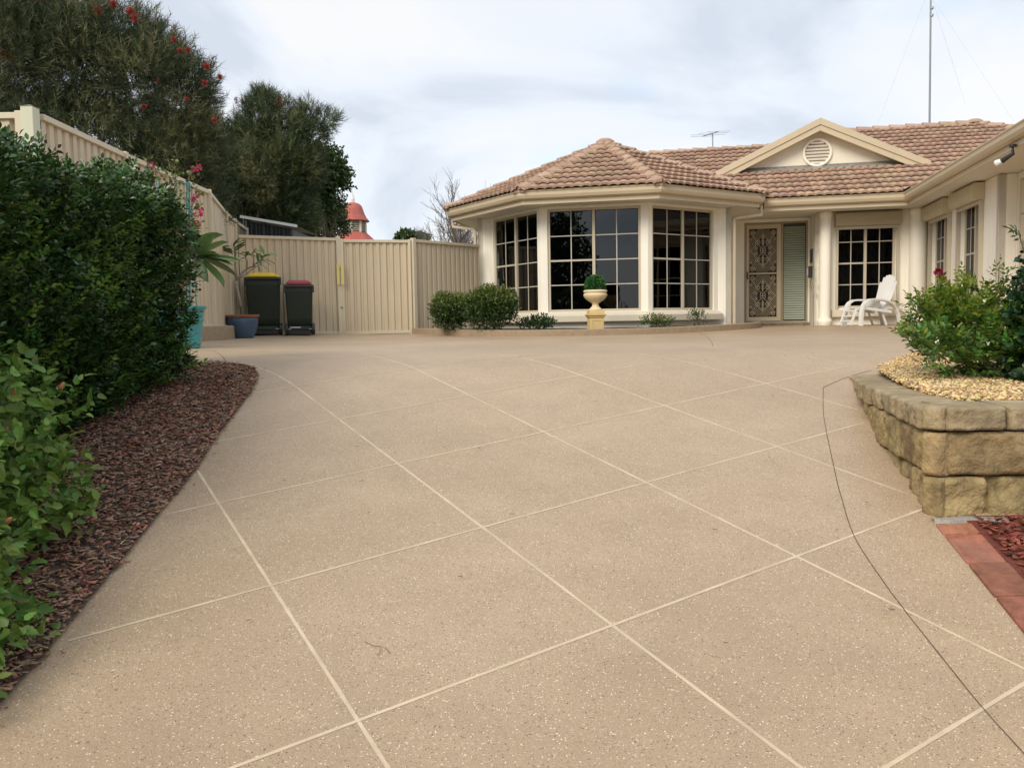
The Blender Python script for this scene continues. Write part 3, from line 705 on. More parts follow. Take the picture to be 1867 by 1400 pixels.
# garage door
M_gar = mat('cream_garage_panel', (0.66, 0.56, 0.42), 0.55, var=0.02)
for k in range(5):
    z0 = 2.05 - 0.52 * (k + 1); mb = MB(); mb.box(4.83, 4.87, 9.0, 14.12, z0 + 0.006, z0 + 0.514)
    for j in range(10): mb.box(4.822, 4.832, 9.05 + j * 0.51, 9.05 + j * 0.51 + 0.42, z0 + 0.25, z0 + 0.266)
    go = mb.build('garage_panel', M_gar, house, bevel=0.004)
    if k == 0:
        for j in range(9):
            tc_ = 13.72 - j * 0.56; q = MB(); M2 = Matrix(((0, 0, 1, 4.818), (1, 0, 0, tc_), (0, 1, 0, z0 + 0.17), (0, 0, 0, 1)))
            q.prism([(-0.2, 0), (0.2, 0), (0.13, 0.17), (-0.13, 0.17)], 0, 0.008, M2); q.build('garage_window', mat('frosted_grey_glass', (0.12, 0.13, 0.13), 0.2), go)
# plaque and lamp beside the door, on the recess side
Ms = Matrix(((0, 0, 0, 2.42), (-1, 0, 0, 18.6), (0, 0, 0, 0), (0, 0, 0, 1)))
def rbox(name, t0, t1, z0, z1, s0, s1, m, parent=house, bv=0.004):
    mb = MB(); mb.box(s0, s1, t0, t1, z0, z1); return mb.build(name, m, parent, bevel=bv)
b = rbox('house_number_plaque', 18.35, 18.62, 1.18, 1.45, 2.395, 2.418, M_black)
rbox('plaque_face', 18.39, 18.58, 1.22, 1.41, 2.390, 2.395, mat('slate_face', (0.06, 0.06, 0.065), 0.4), b)
lam = rbox('wall_lamp', 18.36, 18.44, 0.86, 1.10, 2.34, 2.418, M_black)
rbox('lamp_glass', 18.45, 18.53, 0.92, 1.06, 2.33, 2.40, M_white, lam)
rbox('doorbell', 18.40, 18.48, 0.66, 0.80, 2.395, 2.418, M_doorframe)
# spotlight under the wing soffit
sp = MB(); c = Vector((4.12, 11.95, 2.153))
c = RH.inverted() @ pt(1846, 283, 10.75); c.z = 2.153
sp.tube([c, c - Vector((0, 0, 0.03))], 0.045, 12); sp.tube([c - Vector((0, 0, 0.03)), c - Vector((0.0, 0, 0.08)), c + Vector((0.01, -0.0, -0.11)), c + Vector((-0.05, 0.05, -0.15)), c + Vector((-0.09, 0.09, -0.18))], [0.013, 0.018, 0.022, 0.03, 0.036], 10)
so = sp.build('spotlight', M_black, house)
q = MB(); a = c + Vector((-0.085, 0.085, -0.178)); d_ = Vector((-0.09, 0.06, -0.035)).normalized()
q.tube([a, a + d_ * 0.03, a + d_ * 0.07, a + d_ * 0.09], [0.028, 0.035, 0.043, 0.036], 14); q.build('lamp_bulb', mat('silvered_bulb', (0.8, 0.8, 0.78), 0.15, spec=0.8), so, smooth_=True)

# ---- roof
roofU = MB()
def zplane(A, B, up=SL):
    d = (B - A).normalized(); n_in = Vector((-d.y, d.x))
    return d, n_in
TW, TL = 0.32, 0.345
def wave(x): return 0.025 * abs(math.sin(PI * x / 0.16)) ** 0.8
def tile_geo():
    n = 12; V = []; F = []
    for j, (y, dz, k) in enumerate(((-0.035, 0.026, 1), (-0.035, 0.064, 1), (0.0, 0.062, 1), (TL + 0.02, 0.0, 1))):
        for i in range(n + 1): V.append((TW * i / n, y, wave(TW * i / n) + dz))
    for j in range(3):
        for i in range(n): F.append((j * (n + 1) + i, j * (n + 1) + i + 1, (j + 1) * (n + 1) + i + 1, (j + 1) * (n + 1) + i))
    return V, F
TV, TF = tile_geo(); TILE = raw_mesh('tile', TV, TF, M_tile)
for p_ in TILE.polygons: p_.use_smooth = False
tiles = []   # (distance, matrix (house frame), mesh or None, clip planes)
def roof_face(A, B, poly, slope=SL, ze=ZE, tiled=True, arr=None):
    A = Vector(A); B = Vector(B); d = (B - A).normalized(); n_in = Vector((-d.y, d.x)); sf = math.sqrt(1 + slope * slope)
    ea = Vector((d.x, d.y, 0)); es = Vector((n_in.x, n_in.y, slope)) / sf; en = ea.cross(es)
    M = Matrix(((ea.x, es.x, en.x, A.x), (ea.y, es.y, en.y, A.y), (ea.z, es.z, en.z, ze), (0, 0, 0, 1)))
    P = [Vector(((Vector(p) - A).dot(d), (Vector(p) - A).dot(n_in) * sf)) for p in poly]
    roofU.add([M @ Vector((p.x, p.y, -0.012)) for p in P], [tuple(range(len(P)))])
    if not tiled: return M
    if sum(P[i - 1].x * P[i].y - P[i].x * P[i - 1].y for i in range(len(P))) < 0: P = P[::-1]
    x0, x1 = min(p.x for p in P), max(p.x for p in P); y0, y1 = min(p.y for p in P), max(p.y for p in P)
    edges = [(P[i - 1], P[i]) for i in range(len(P))]
    def sd(pt_, e): a, b_ = e; dd = (b_ - a).normalized(); return dd.x * (pt_.y - a.y) - dd.y * (pt_.x - a.x)
    for j in range(int(math.floor(y0 / TL)), int(math.ceil(y1 / TL)) + 1):
        for i in range(int(math.floor(x0 / TW)) - 1, int(math.ceil(x1 / TW)) + 1):
            X, Y = i * TW, j * TL
            rect = [Vector((X, Y - 0.03)), Vector((X + TW, Y - 0.03)), Vector((X + TW, Y + TL)), Vector((X, Y + TL))]
            cut = []; out_ = False
            for e in edges:
                s_ = [sd(r, e) for r in rect]
                ev = e[1] - e[0]
                if abs(ev.y) < 1e-3 * ev.length and e[0].y < 0.05: lim = -0.06   # the eave itself is not cut
                else: lim = 0.0
                if max(s_) <= lim + 1e-4: out_ = True; break
                if min(s_) < lim - 1e-4: cut.append(e)
            if out_: continue
            Mt = M @ Matrix.Translation((X + random.uniform(-.003, .003), Y + random.uniform(-.004, .004), random.uniform(0, .004))) @ Matrix.Rotation(random.uniform(-.006, .006), 4, 'Z')
            c_ = hw(*(Mt @ Vector((TW / 2, TL / 2, 0))))
            if cut:
                bm = bmesh.new(); bm.from_mesh(TILE)
                for e in cut:
                    a3 = M @ Vector((e[0].x, e[0].y, 0)); Ml = Mt.inverted(); a3 = Ml @ a3; dd = (Ml.to_3x3() @ (M.to_3x3() @ Vector((e[1].x - e[0].x, e[1].y - e[0].y, 0)))).normalized()
                    bmesh.ops.bisect_plane(bm, geom=bm.verts[:] + bm.edges[:] + bm.faces[:], plane_co=a3, plane_no=Vector((dd.y, -dd.x, 0)), clear_outer=True)
                if len(bm.faces) < 3: bm.free(); continue
                me = bpy.data.meshes.new('tile'); bm.to_mesh(me); bm.free(); 
                if not len(me.materials): me.materials.append(M_tile)
            else: me = TILE
            tiles.append((c_.length, Mt, me))
    return M
LE0, LE1, FE0, FE1, RE1, RE2 = (-4.91, 16.64), (-4.91, 16.64), (-3.015, 14.75), (-0.518, 14.75), (1.34, 16.61), (1.34, 17.2)
pk = tuple(PK)
roof_face((-4.91, 24), (-4.91, 16.64), [(-4.91, 16.64), pk, (-1.785, 20.325), (-1.01, 21.1), (-4.91, 25)], tiled=False)
def plane45(A, B, P3):   # slope that carries the face through the peak
    A = Vector(A); B = Vector(B); d = (B - A).normalized(); n_in = Vector((-d.y, d.x)); return SL * 3.125 / (Vector(P3) - A).dot(n_in)
roof_face(LE0, FE0, [LE0, FE0, pk], plane45(LE0, FE0, pk)); roof_face(FE0, FE1, [FE0, FE1, pk]); roof_face(FE1, RE1, [FE1, RE1, pk], plane45(FE1, RE1, pk))
roof_face((1.34, 16.61), (1.34, 20), [(1.34, 16.61), (1.34, 17.2), (-1.785, 20.325), pk])
roof_face((1.34, 17.2), (3.89, 17.2), [(1.34, 17.2), (3.89, 17.2), (7.79, 21.1), (-1.01, 21.1), (-1.785, 20.325)])
roof_face((1.34, 17.2), (3.89, 17.2), [(2.1, 21.1), (7.64, 21.1), (6.54, 22.2), (3.2, 22.2)])
roof_face((3.89, 17.2), (3.89, 4), [(3.89, 17.2), (3.89, 4), (7.715, 4), (7.715, 21.025)], tiled=False)
# backs
roofU.add([(2.1, 21.1, zt(21.1)), (-1.01, 21.1, zt(21.1)), (-4.91, 25, ZE), (2.1, 25, ZE)], [(0, 1, 2, 3)])
roofU.add([(6.54, 22.2, zt(22.2)), (3.2, 22.2, zt(22.2)), (0.4, 25, ZE + .9), (9.4, 25, ZE + .9)], [(0, 1, 2, 3)])
roofU.add([(3.2, 22.2, zt(22.2)), (2.1, 21.1, zt(21.1)), (0.4, 25, ZE)], [(0, 1, 2)])
roofU.add([(7.715, 4, 4.04), (7.715, 21.025, 4.04), (6.54, 22.2, 4.56), (11.6, 26, ZE), (11.6, 4, ZE)], [(0, 1, 2, 3, 4)])
roof = roofU.build('roof', M_under, house)
tiles.sort(key=lambda q_: q_[0]); offm = Matrix.Translation(-OFF[house.name])
for k, (dist, Mt, me) in enumerate(tiles[:300]):
    o = bpy.data.objects.new('tile', me); COL.objects.link(o); o.parent = roof; o.matrix_local = offm @ Mt
rest = MB()
for dist, Mt, me in tiles[300:]:
    rest.add([Mt @ v.co for v in me.vertices], [tuple(p_.vertices) for p_ in me.polygons], random.random())
if rest.V: o = rest.build('tiles', M_tile, roof); o['kind'] = 'stuff'
# ridge and hip caps bedded in mortar
def caps(p0, p1, zl=0.05, w=0.135, drop=0.075):
    p0 = Vector(p0); p1 = Vector(p1); D = p1 - p0; L = D.length; n = max(1, int(round(L / 0.36))); z = D / L
    x = Vector((0, 0, 1)).cross(z).normalized(); y = z.cross(x)
    if y.z < 0: y = -y; x = -x
    mo = MB(); mo.add([p0 + x * (w - .01) * a + Vector((0, 0, zl - drop + b_)) for a, b_ in ((-1, -.02), (1, -.02), (.5, .04), (-.5, .04))] + [p1 + x * (w - .01) * a + Vector((0, 0, zl - drop + b_)) for a, b_ in ((-1, -.02), (1, -.02), (.5, .04), (-.5, .04))],
           [(0, 1, 2, 3), (7, 6, 5, 4), (0, 4, 5, 1), (1, 5, 6, 2), (2, 6, 7, 3), (3, 7, 4, 0)]); mo.build('mortar_bed', M_mortar, roof)
    for k in range(n):
        a = p0 + z * (L * k / n - 0.03); b_ = p0 + z * (L * (k + 1) / n + 0.015); mb = MB(); V = []
        for q, sc_, lift in ((a, 1.14, 0.030), (b_, 0.92, -0.006)):
            for (u, h_) in ((-1, -drop), (-0.62, -0.018), (0, 0.022), (0.62, -0.018), (1, -drop)): V.append(q + x * (w * u * sc_) + Vector((0, 0, zl + h_ + lift)))
            for (u, h_) in ((1, -drop - .018), (0, 0.0), (-1, -drop - .018)): V.append(q + x * (w * u * sc_ * .96) + Vector((0, 0, zl + h_ + lift)))
        F = [(0, 1, 2, 3, 4, 5, 6, 7), tuple(reversed(range(8, 16)))] + [(i, 8 + i, 8 + (i + 1) % 8, (i + 1) % 8) for i in range(8)]
        mb.add(V, F); mb.build('ridge_cap', M_cap, roof)
def z3(p, z): return (p[0], p[1], z)
ZP = ZE + SL * 3.125
for e in (LE0, FE0, FE1, RE1): caps(z3(e, ZE + 0.01), z3(pk, ZP), 0.06)
caps(z3(pk, ZP), (-1.785, 20.325, ZP), 0.06); caps((-1.785, 20.325, ZP), (-1.01, 21.1, zt(21.1)), 0.06)
caps((-1.01, 21.1, zt(21.1)), (2.1, 21.1, zt(21.1)), 0.06); caps((3.2, 22.2, zt(22.2)), (6.54, 22.2, zt(22.2)), 0.06); caps((7.715, 21.025, 4.04), (6.54, 22.2, zt(22.2)), 0.06)
mb = MB(); mb.lathe([(0.2, -0.02), (0.19, 0.03), (0.12, 0.075), (0.0, 0.09)], 14, (pk[0], pk[1], ZP + 0.02)); mb.build('apex_cap', M_cap, roof)
mb = MB(); mb.lathe([(0.2, -0.02), (0.19, 0.03), (0.12, 0.075), (0.0, 0.09)], 14, (6.54, 22.2, zt(22.2) + 0.03)); mb.build('apex_cap', M_cap, roof)
# lead flashing in the right hand valley foot and under the gable
# ---- gable
GC, GT, GH, GW = 2.60, 19.05, 4.12, 2.14; gs = 0.468
zb_ = zt(GT) + 0.03
mb = MB(); mb.add([(GC - (GH - zb_) / gs, GT, zb_ - .1), (GC + (GH - zb_) / gs, GT, zb_ - .1), (GC, GT, GH - 0.05)], [(0, 1, 2)]); mb.add([(GC - (GH - zb_) / gs, GT + .08, zb_ - .1), (GC + (GH - zb_) / gs, GT + .08, zb_ - .1), (GC, GT + .08, GH - 0.05)], [(2, 1, 0)])
gab = mb.build('gable', mat('gable_render', (0.80, 0.75, 0.62), 0.8, var=0.03, bump=0.15, bscale=150, stain=0.25, stain_col=(0.55, 0.45, 0.3)), house)
for sx in (-1, 1):
    p0 = Vector((GC + sx * GW, GT - 0.28, GH - GW * gs)); p1 = Vector((GC, GT - 0.28, GH)); zz = Vector((0, 0, 1))
    for (dt, top, bot, nm) in ((0.0, 0.04, -0.20, 'bargeboard'), (-0.024, 0.06, -0.075, 'barge_cap')):
        mb = MB(); T = Vector((0, dt, 0)); T2 = Vector((0, dt + 0.026, 0)); tp, bt = zz * top, zz * bot
        e = Vector((sx * 0.0, 0, 0)); V = [p0 + tp + T, p1 + tp + T, p1 + bt + T, p0 + bt + T, p0 + tp + T2, p1 + tp + T2, p1 + bt + T2, p0 + bt + T2]
        mb.add(V, [(0, 1, 2, 3), (7, 6, 5, 4), (0, 4, 5, 1), (1, 5, 6, 2), (2, 6, 7, 3), (3, 7, 4, 0)]); mb.build(nm, M_trim, gab, bevel=0.004)
    # gable soffit and roof plane
    mb = MB(); mb.add([p0 + zz * -.17 + Vector((0, .03, 0)), p1 + zz * -.17 + Vector((0, .03, 0)), p1 + zz * -.17 + Vector((0, .30, 0)), p0 + zz * -.17 + Vector((0, .30, 0))], [(0, 1, 2, 3)]); mb.build('gable_soffit', M_trim, gab)
    back = lambda z: 17.2 + (z - ZE) / SL
    mb = MB(); a = p0 + zz * .05; b_ = p1 + zz * .05; mb.add([a, b_, Vector((b_.x, back(b_.z), b_.z)), Vector((a.x, back(a.z) + 0.02, a.z))], [(0, 1, 2, 3)])
    mb.build('gable_roof', M_cap, gab)
0 and caps((GC, GT - 0.26, GH + 0.03), (GC, 17.2 + (GH + .03 - ZE) / SL, GH + 0.03), 0.04)
# round louvred vent
Mv = Matrix(((1, 0, 0, GC - 0.02), (0, 0, -1, GT), (0, 1, 0, 3.52), (0, 0, 0, 1)))
mb = MB(); mb.lathe([(0.30, 0.001), (0.30, 0.045), (0.285, 0.055), (0.255, 0.055), (0.245, 0.04), (0.245, 0.001)], 40, (0, 0, 0), Mv)
mb.F = [f for f in mb.F if len(f) == 4]
vent = mb.build('gable_vent', M_wall, house, smooth_=False)
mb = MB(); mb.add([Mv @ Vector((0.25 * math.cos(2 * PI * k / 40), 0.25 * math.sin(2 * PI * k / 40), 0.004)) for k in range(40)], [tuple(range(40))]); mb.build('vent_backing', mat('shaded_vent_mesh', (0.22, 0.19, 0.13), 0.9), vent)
for k in range(7):
    z = -0.205 + k * 0.068; hw_ = math.sqrt(0.247 ** 2 - z * z) - 0.006
    mb = MB(); mb.box(-hw_, hw_, z - 0.022, z + 0.020, 0.012, 0.020, Mv @ Matrix.Translation((0, z, 0.016)) @ Matrix.Rotation(0.5, 4, 'X') @ Matrix.Translation((0, -z, -0.016))); mb.build('louvre', M_wall, vent, bevel=0.003)
M_lead = mat('weathered_lead', (0.24, 0.25, 0.225), 0.7, var=0.25, vscale=10, bump=0.3, bscale=30)
mb = MB(); nseg = 40; w2 = (GH - zb_) / gs + .05
for i in range(nseg):
    x0, x1 = GC - w2 + 2 * w2 * i / nseg, GC - w2 + 2 * w2 * (i + 1) / nseg
    k0, k1 = .018 * math.sin(i * 2.6), .018 * math.sin((i + 1) * 2.6)
    q = lambda x, t_, dz: (x, t_, zt(t_) + dz)
    mb.add([q(x0, GT - 0.16 + k0, 0.062), q(x1, GT - 0.16 + k1, 0.062), q(x1, GT - .003, 0.08), q(x0, GT - .003, 0.08), q(x1, GT - .003, 0.105), q(x0, GT - .003, 0.105)], [(0, 1, 2, 3), (3, 2, 4, 5)])
mb.build('lead_flashing', M_lead, house)

# television antenna on the ridge and the tall mast with its guys
def hp(px, py, Y): return pt(px, py, Y)
b0 = hp(1300, 276, 20.6)
an = thing('tv_antenna', b0, 'small television antenna on the low ridge left of the gable', 'antenna')
mb = MB(); top = hp(1299, 243, 20.6); mb.tube([b0 - Vector((0, 0, .15)), top], 0.014, 6); mb.build('mast', M_metal, an)
mb = MB(); bx = Vector((0.93, -0.36, 0)).normalized(); q0 = hp(1281, 249, 20.9); q1 = hp(1310, 240, 20.3); mb.tube([q0, q1], 0.011, 5); mb.build('boom', M_metal, an)
for k in range(4):
    c_ = q0.lerp(q1, k / 3); l = (.30, .42, .36, .28)[k]; d_ = Vector((1.0, 0.12, 0.03)); mb = MB(); mb.tube([c_ - d_ * l, c_ + d_ * l], 0.0045, 4); mb.build('element', M_metal, an)
b0 = hp(1695, 226, 20.9); tp = b0 + Vector((0, 0, 4.6)) + Vector((-.04, 0, 0))
ma = thing('radio_mast', b0, 'tall thin guyed mast rising from the high ridge at the right', 'mast')
mb = MB(); mb.tube([b0 - Vector((0, 0, .3)), b0.lerp(tp, .55), tp], [.026, .022, .014], 7); mb.build('pole', M_metal, ma)
for a, z in ((hp(1597, 236, 22.5), 3.4), (hp(1760, 190, 23.5), 3.0), (hp(1848, 222, 20.0), 3.0)):
    mb = MB(); mb.tube([a, b0 + Vector((0, 0, z))], 0.0013, 3); mb.build('guy_wire', M_metal, ma)
# insulator and collar near the top of the frame
mb = MB()
for z in (2.55, 2.72, 3.0): mb.tube([b0 + Vector((0, 0, z)), b0 + Vector((0, 0, z + .05))], 0.045, 8)
mb.build('collar', M_metal, ma)
# ------------------------------------------------------------------ fences
def fence_run(f, p0, p1, z0, z1, posts=(True, True), nsheet=3, side=1, post_w=0.065, pitch=0.0875, rail=True, cap_h=0.045, post_top=0.01, sheet_m=M_fence, rib=0.022):
    """one bay of steel fence from p0 to p1 (plan), the ribbed face towards us; tops at z1=(za,zb)"""
    p0 = Vector(p0); p1 = Vector(p1); d = p1 - p0; L = d.length; d /= L; n = Vector((d.y, -d.x)) * side
    za, zb = z1; ba, bb = z0
    def P(a, o_, z): return Vector((p0.x + d.x * a + n.x * o_, p0.y + d.y * a + n.y * o_, z))
    top = lambda a: za + (zb - za) * a / L
    bot = lambda a: ba + (bb - ba) * a / L
    for (lo, hi, o0, o1, nm) in ((-0.052, 0.0, -0.035, 0.03, 'top_rail'), (0.0, 0.05, -0.035, 0.03, 'bottom_rail')):
        mb = MB(); fn = top if nm == 'top_rail' else bot
        V = [P(a, o_, fn(a) + z) for a in (0, L) for (o_, z) in ((o0, lo), (o1, lo), (o1, hi), (o0, hi))]
        mb.add(V, [(0, 1, 2, 3), (7, 6, 5, 4), (0, 4, 5, 1), (1, 5, 6, 2), (2, 6, 7, 3), (3, 7, 4, 0)]); mb.build(nm, M_post, f, bevel=0.004)
    sw = L / nsheet
    for k in range(nsheet):
        a0 = k * sw + 0.001; a1 = (k + 1) * sw - 0.001; nr = max(1, int(round(sw / pitch))); pw = (a1 - a0) / nr
        prof = []
        for r_ in range(nr):
            x = a0 + r_ * pw; prof += [(x, 0.0), (x + pw * .50, 0.004), (x + pw * .62, -rib), (x + pw * .88, -rib)]
        prof.append((a1 + (0.01 if k < nsheet - 1 else 0), 0.0)); V = []
        for (x, o_) in prof: V += [P(x, o_ + (0.002 if k % 2 else 0), bot(x) + 0.03), P(x, o_ + (0.002 if k % 2 else 0), top(x) - 0.03)]
        mb = MB(); mb.add(V, [(2 * i, 2 * i + 2, 2 * i + 3, 2 * i + 1) for i in range(len(prof) - 1)]); mb.build('infill_sheet', sheet_m, f)
    for on, a in zip(posts, (0, L)):
        if not on: continue
        mb = MB(); w = post_w; sl = -0.03
        V = [P(a + x, y, z) for z in (bot(a) + sl, top(a) + post_top) for (x, y) in ((-w / 2, -.04), (w / 2, -.04), (w / 2, .045), (-w / 2, .045))]
        mb.add(V, [(3, 2, 1, 0), (4, 5, 6, 7), (0, 1, 5, 4), (1, 2, 6, 5), (2, 3, 7, 6), (3, 0, 4, 7)]); mb.build('post', M_post, f, bevel=0.006)
fl = thing('side_fence', (-4.1, 9.5, 0.1), 'tall cream steel fence running back along the left side behind the hedge', 'fence')
zt_f = 1.895
pts_f = [(-4.06, 7.45), (-4.10, 9.10), (-4.10, 11.60), (-4.58, 13.70), (-4.74, 14.62)]
for i, (a, b) in enumerate(zip(pts_f[:-1], pts_f[1:])):
    fence_run(fl, a, b, (0.02 if i else -0.2, 0.02), (zt_f, zt_f), posts=(i > 0, i == 3), nsheet=3 if i < 3 else 1, pitch=0.19 if i > 1 else 0.145, rib=0.03)
fence_run(fl, (-4.76, 14.70), (-4.97, 16.0), (0.0, 0.0), (zt_f, zt_f), posts=(False, True), nsheet=2, sheet_m=mat('mould_stained_fence', (0.30, 0.26, 0.2), 0.6, col2=(0.03, 0.028, 0.026), vscale=1.6))
# thick corner post and the return going left
c0 = Vector((-4.10, 7.36)); mb = MB(); mb.box(c0.x - 0.055, c0.x + 0.055, c0.y - 0.055, c0.y + 0.055, -0.2, 1.93); mb.add([(c0.x - .06, c0.y - .06, 1.93), (c0.x + .06, c0.y - .06, 1.93), (c0.x + .06, c0.y + .06, 1.93), (c0.x - .06, c0.y + .06, 1.93), (c0.x, c0.y, 1.95)], [(0, 1, 4), (1, 2, 4), (2, 3, 4), (3, 0, 4)])
mb.build('corner_post', mat('pale_green_cream_post', (0.60, 0.60, 0.45), 0.4, var=0.03), fl, bevel=0.008)
fence_run(fl, (-6.6, 7.36), (-4.18, 7.36), (-0.2, -0.2), (1.885, 1.885), posts=(True, True), nsheet=3, pitch=0.2, rib=0.035)
fence_run(fl, (-9.1, 7.36), (-6.6, 7.36), (-0.2, -0.2), (1.885, 1.885), posts=(True, False), nsheet=3, pitch=0.2, rib=0.035)
# kerb under it
def kerb(name, path, w, zb, zt_, m, label, cat, base=None):
    P = [Vector(p) for p in path]; V = []; F = []
    for i, p in enumerate(P):
        d = (P[min(i + 1, len(P) - 1)] - P[max(i - 1, 0)]).normalized(); nn = Vector((d.y, -d.x))
        for (o_, z) in ((0, zb), (0, zt_ - 0.012), (-0.014, zt_), (-w, zt_), (-w, zb)):
            V.append((p.x + nn.x * o_, p.y + nn.y * o_, z + H(p.x, p.y) if base is None else z))
    n = 5
    for i in range(len(P) - 1):
        for k in range(n): F.append((i * n + k, (i + 1) * n + k, (i + 1) * n + (k + 1) % n, i * n + (k + 1) % n))
    F += [tuple(range(n)), tuple(reversed(range((len(P) - 1) * n, len(P) * n)))]
    mb = MB(); mb.add(V, F); o_ = mb.build(name, m, None, off=(P[0].x, P[0].y, H(*P[0][:2]))); props(o_, label, cat); return o_
kerb('fence_kerb', [(-3.95, 8.2), (-3.96, 11.58), (-4.40, 13.55)], 0.16, -0.1, 0.20, M_curb, 'low beige concrete kerb under the tall side fence', 'kerb')
fr_ = thing('rear_fence', (-4.0, 15.0, -0.1), 'cream ribbed steel fence behind the two bins', 'fence')
fence_run(fr_, (-4.70, 14.70), (-3.13, 15.44), (-0.10, -0.12), (1.63, 1.625), posts=(False, True), nsheet=2, pitch=0.125, post_top=0.03, post_w=0.075)
gt = thing('side_gate', (-2.5, 15.5, -0.12), 'cream ribbed steel gate between the bins and the house', 'gate')
fence_run(gt, (-3.06, 15.46), (-1.85, 15.605), (-0.13, -0.12), (1.60, 1.585), posts=(True, True), nsheet=2, pitch=0.125, post_w=0.05)
mb = MB()
for zz_ in (1.05, 0.35): mb.box(-3.105, -3.065, 15.395, 15.41, zz_, zz_ + 0.03)
mb.build('hinge', M_metal, gt)
mb = MB(); mb.box(-3.15, -3.10, 15.36, 15.366, 0.78, 1.15); mb.box(-3.075, -3.02, 15.36, 15.366, 0.78, 1.15); mb.build('yellow_strip', mat('faded_yellow_strip', (0.68, 0.60, 0.22), 0.6), gt)
fs = thing('short_fence', (-1.2, 16.0, -0.12), 'short cream fence panel joining the gate to the house corner', 'fence')
fence_run(fs, (-1.78, 15.62), (-0.62, 16.92), (-0.13, -0.16), (1.60, 1.60), posts=(True, False), nsheet=2, pitch=0.125, post_top=0.02, post_w=0.075)

# dark shed behind
M_shed = mat('charcoal_shed_steel', (0.045, 0.05, 0.055), 0.5, var=0.1)
A = pt(447, 402, 16.1); B = pt(534, 418, 16.1); sh = thing('garden_shed', Vector((A.x, 16.1, -0.2)), 'dark charcoal steel shed with a white roof edge behind the rear fence', 'shed')
mb = MB(); n = 12; V = []
for i in range(n * 2 + 1):
    f = i / (2 * n); p = A.lerp(B, f); V += [(p.x, p.y - (0.03 if i % 2 else 0), -0.2), (p.x, p.y - (0.03 if i % 2 else 0), p.z)]
mb.add(V, [(2 * i, 2 * i + 2, 2 * i + 3, 2 * i + 1) for i in range(2 * n)])
mb.add([(A.x, A.y, -.2), (A.x, A.y + 1.5, -.2), (A.x, A.y + 1.5, A.z), (A.x, A.y, A.z)], [(0, 1, 2, 3)]); mb.add([(B.x, B.y, -.2), (B.x, B.y + 1.5, -.2), (B.x, B.y + 1.5, B.z), (B.x, B.y, B.z)], [(3, 2, 1, 0)])
mb.build('wall', M_shed, sh)
for k in range(7):
    p = A.lerp(B, (k + .5) / 7); mb = MB(); mb.box(p.x - .012, p.x + .012, p.y - .05, p.y - .032, -.2, p.z - .02); mb.build('wall_seam', M_black, sh)
mb = MB(); up = Vector((0, 0, 0.05)); mb.bar(A + Vector((-.06, -.09, .06)), B + Vector((.10, -.09, .045)), 0.06, 0.05); mb.build('roof_edge', M_white, sh)
mb = MB(); mb.add([A + Vector((-.05, -.06, .07)), B + Vector((.1, -.06, .055)), B + Vector((.1, 1.6, .055)), A + Vector((-.05, 1.6, .07))], [(0, 1, 2, 3)]); mb.build('roof', M_metal, sh)

# cupola with a red bell roof, far behind
cy = 34.0; cb = pt(645, 437, cy); cu = thing('pavilion', Vector((cb.x, cb.y, 0.0)), 'distant pavilion top with a red bell shaped dome and cream louvred lantern', 'pavilion')
k_ = cy / FPX; M_red = mat('weathered_red_sheet', (0.42, 0.10, 0.075), 0.65, var=0.12, vscale=2.5, stain=0.5, stain_col=(0.24, 0.23, 0.15))
M_cream = mat('aged_cream_timber', (0.42, 0.38, 0.28), 0.8, var=0.15, vscale=3)
def zc(py): return pt(645, py, cy).z
mb = MB(); mb.lathe([(2.2, zc(500)), (30 * k_ + .25, zc(442)), (22.5 * k_, zc(424))], 8, (cb.x, cb.y, 0)); mb.build('skirt_roof', M_red, cu)
mb = MB(); mb.lathe([(1.2, -0.5), (1.2, zc(500))], 8, (cb.x, cb.y, 0)); mb.build('wall', M_cream, cu)
mb = MB(); mb.lathe([(29 * k_, zc(404.5)), (28.5 * k_, zc(403)), (25 * k_, zc(399)), (21 * k_, zc(391)), (18.5 * k_, zc(383)), (16 * k_, zc(376)), (11.5 * k_, zc(372)), (6 * k_, zc(370)), (1.5 * k_, zc(369.3))], 24, (cb.x, cb.y, 0)); mb.build('dome', M_red, cu, smooth_=True)
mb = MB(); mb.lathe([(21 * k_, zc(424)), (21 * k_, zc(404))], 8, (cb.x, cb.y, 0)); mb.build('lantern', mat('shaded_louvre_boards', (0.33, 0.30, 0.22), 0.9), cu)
for q in range(8):
    a = PI / 8 * 0 + q * PI / 4; mb = MB(); x, y = cb.x + 21.8 * k_ * math.cos(a), cb.y + 21.8 * k_ * math.sin(a); mb.tube([(x, y, zc(425)), (x, y, zc(404))], 0.055, 6); mb.build('lantern_post', mat('white_lantern_post', (0.62, 0.6, 0.52), 0.7), cu)
    a2 = a + PI / 8; x, y = cb.x + 20.6 * k_ * math.cos(a2), cb.y + 20.6 * k_ * math.sin(a2); tn = Vector((-math.sin(a2), math.cos(a2), 0))
    for j in range(5):
        z = zc(422.5) + (zc(406) - zc(422.5)) * j / 5; mb = MB(); c_ = Vector((x, y, z + .03)); mb.bar(c_ - tn * 7 * k_, c_ + tn * 7 * k_, .05, .03); mb.build('louvre', M_cream, cu)
mb = MB(); mb.tube([(cb.x, cb.y, zc(370)), (cb.x, cb.y, zc(364)), (cb.x - .01, cb.y, zc(355)), (cb.x - .03, cb.y, zc(346))], [.07, .09, .05, .012], 8); mb.build('finial', M_white, cu)

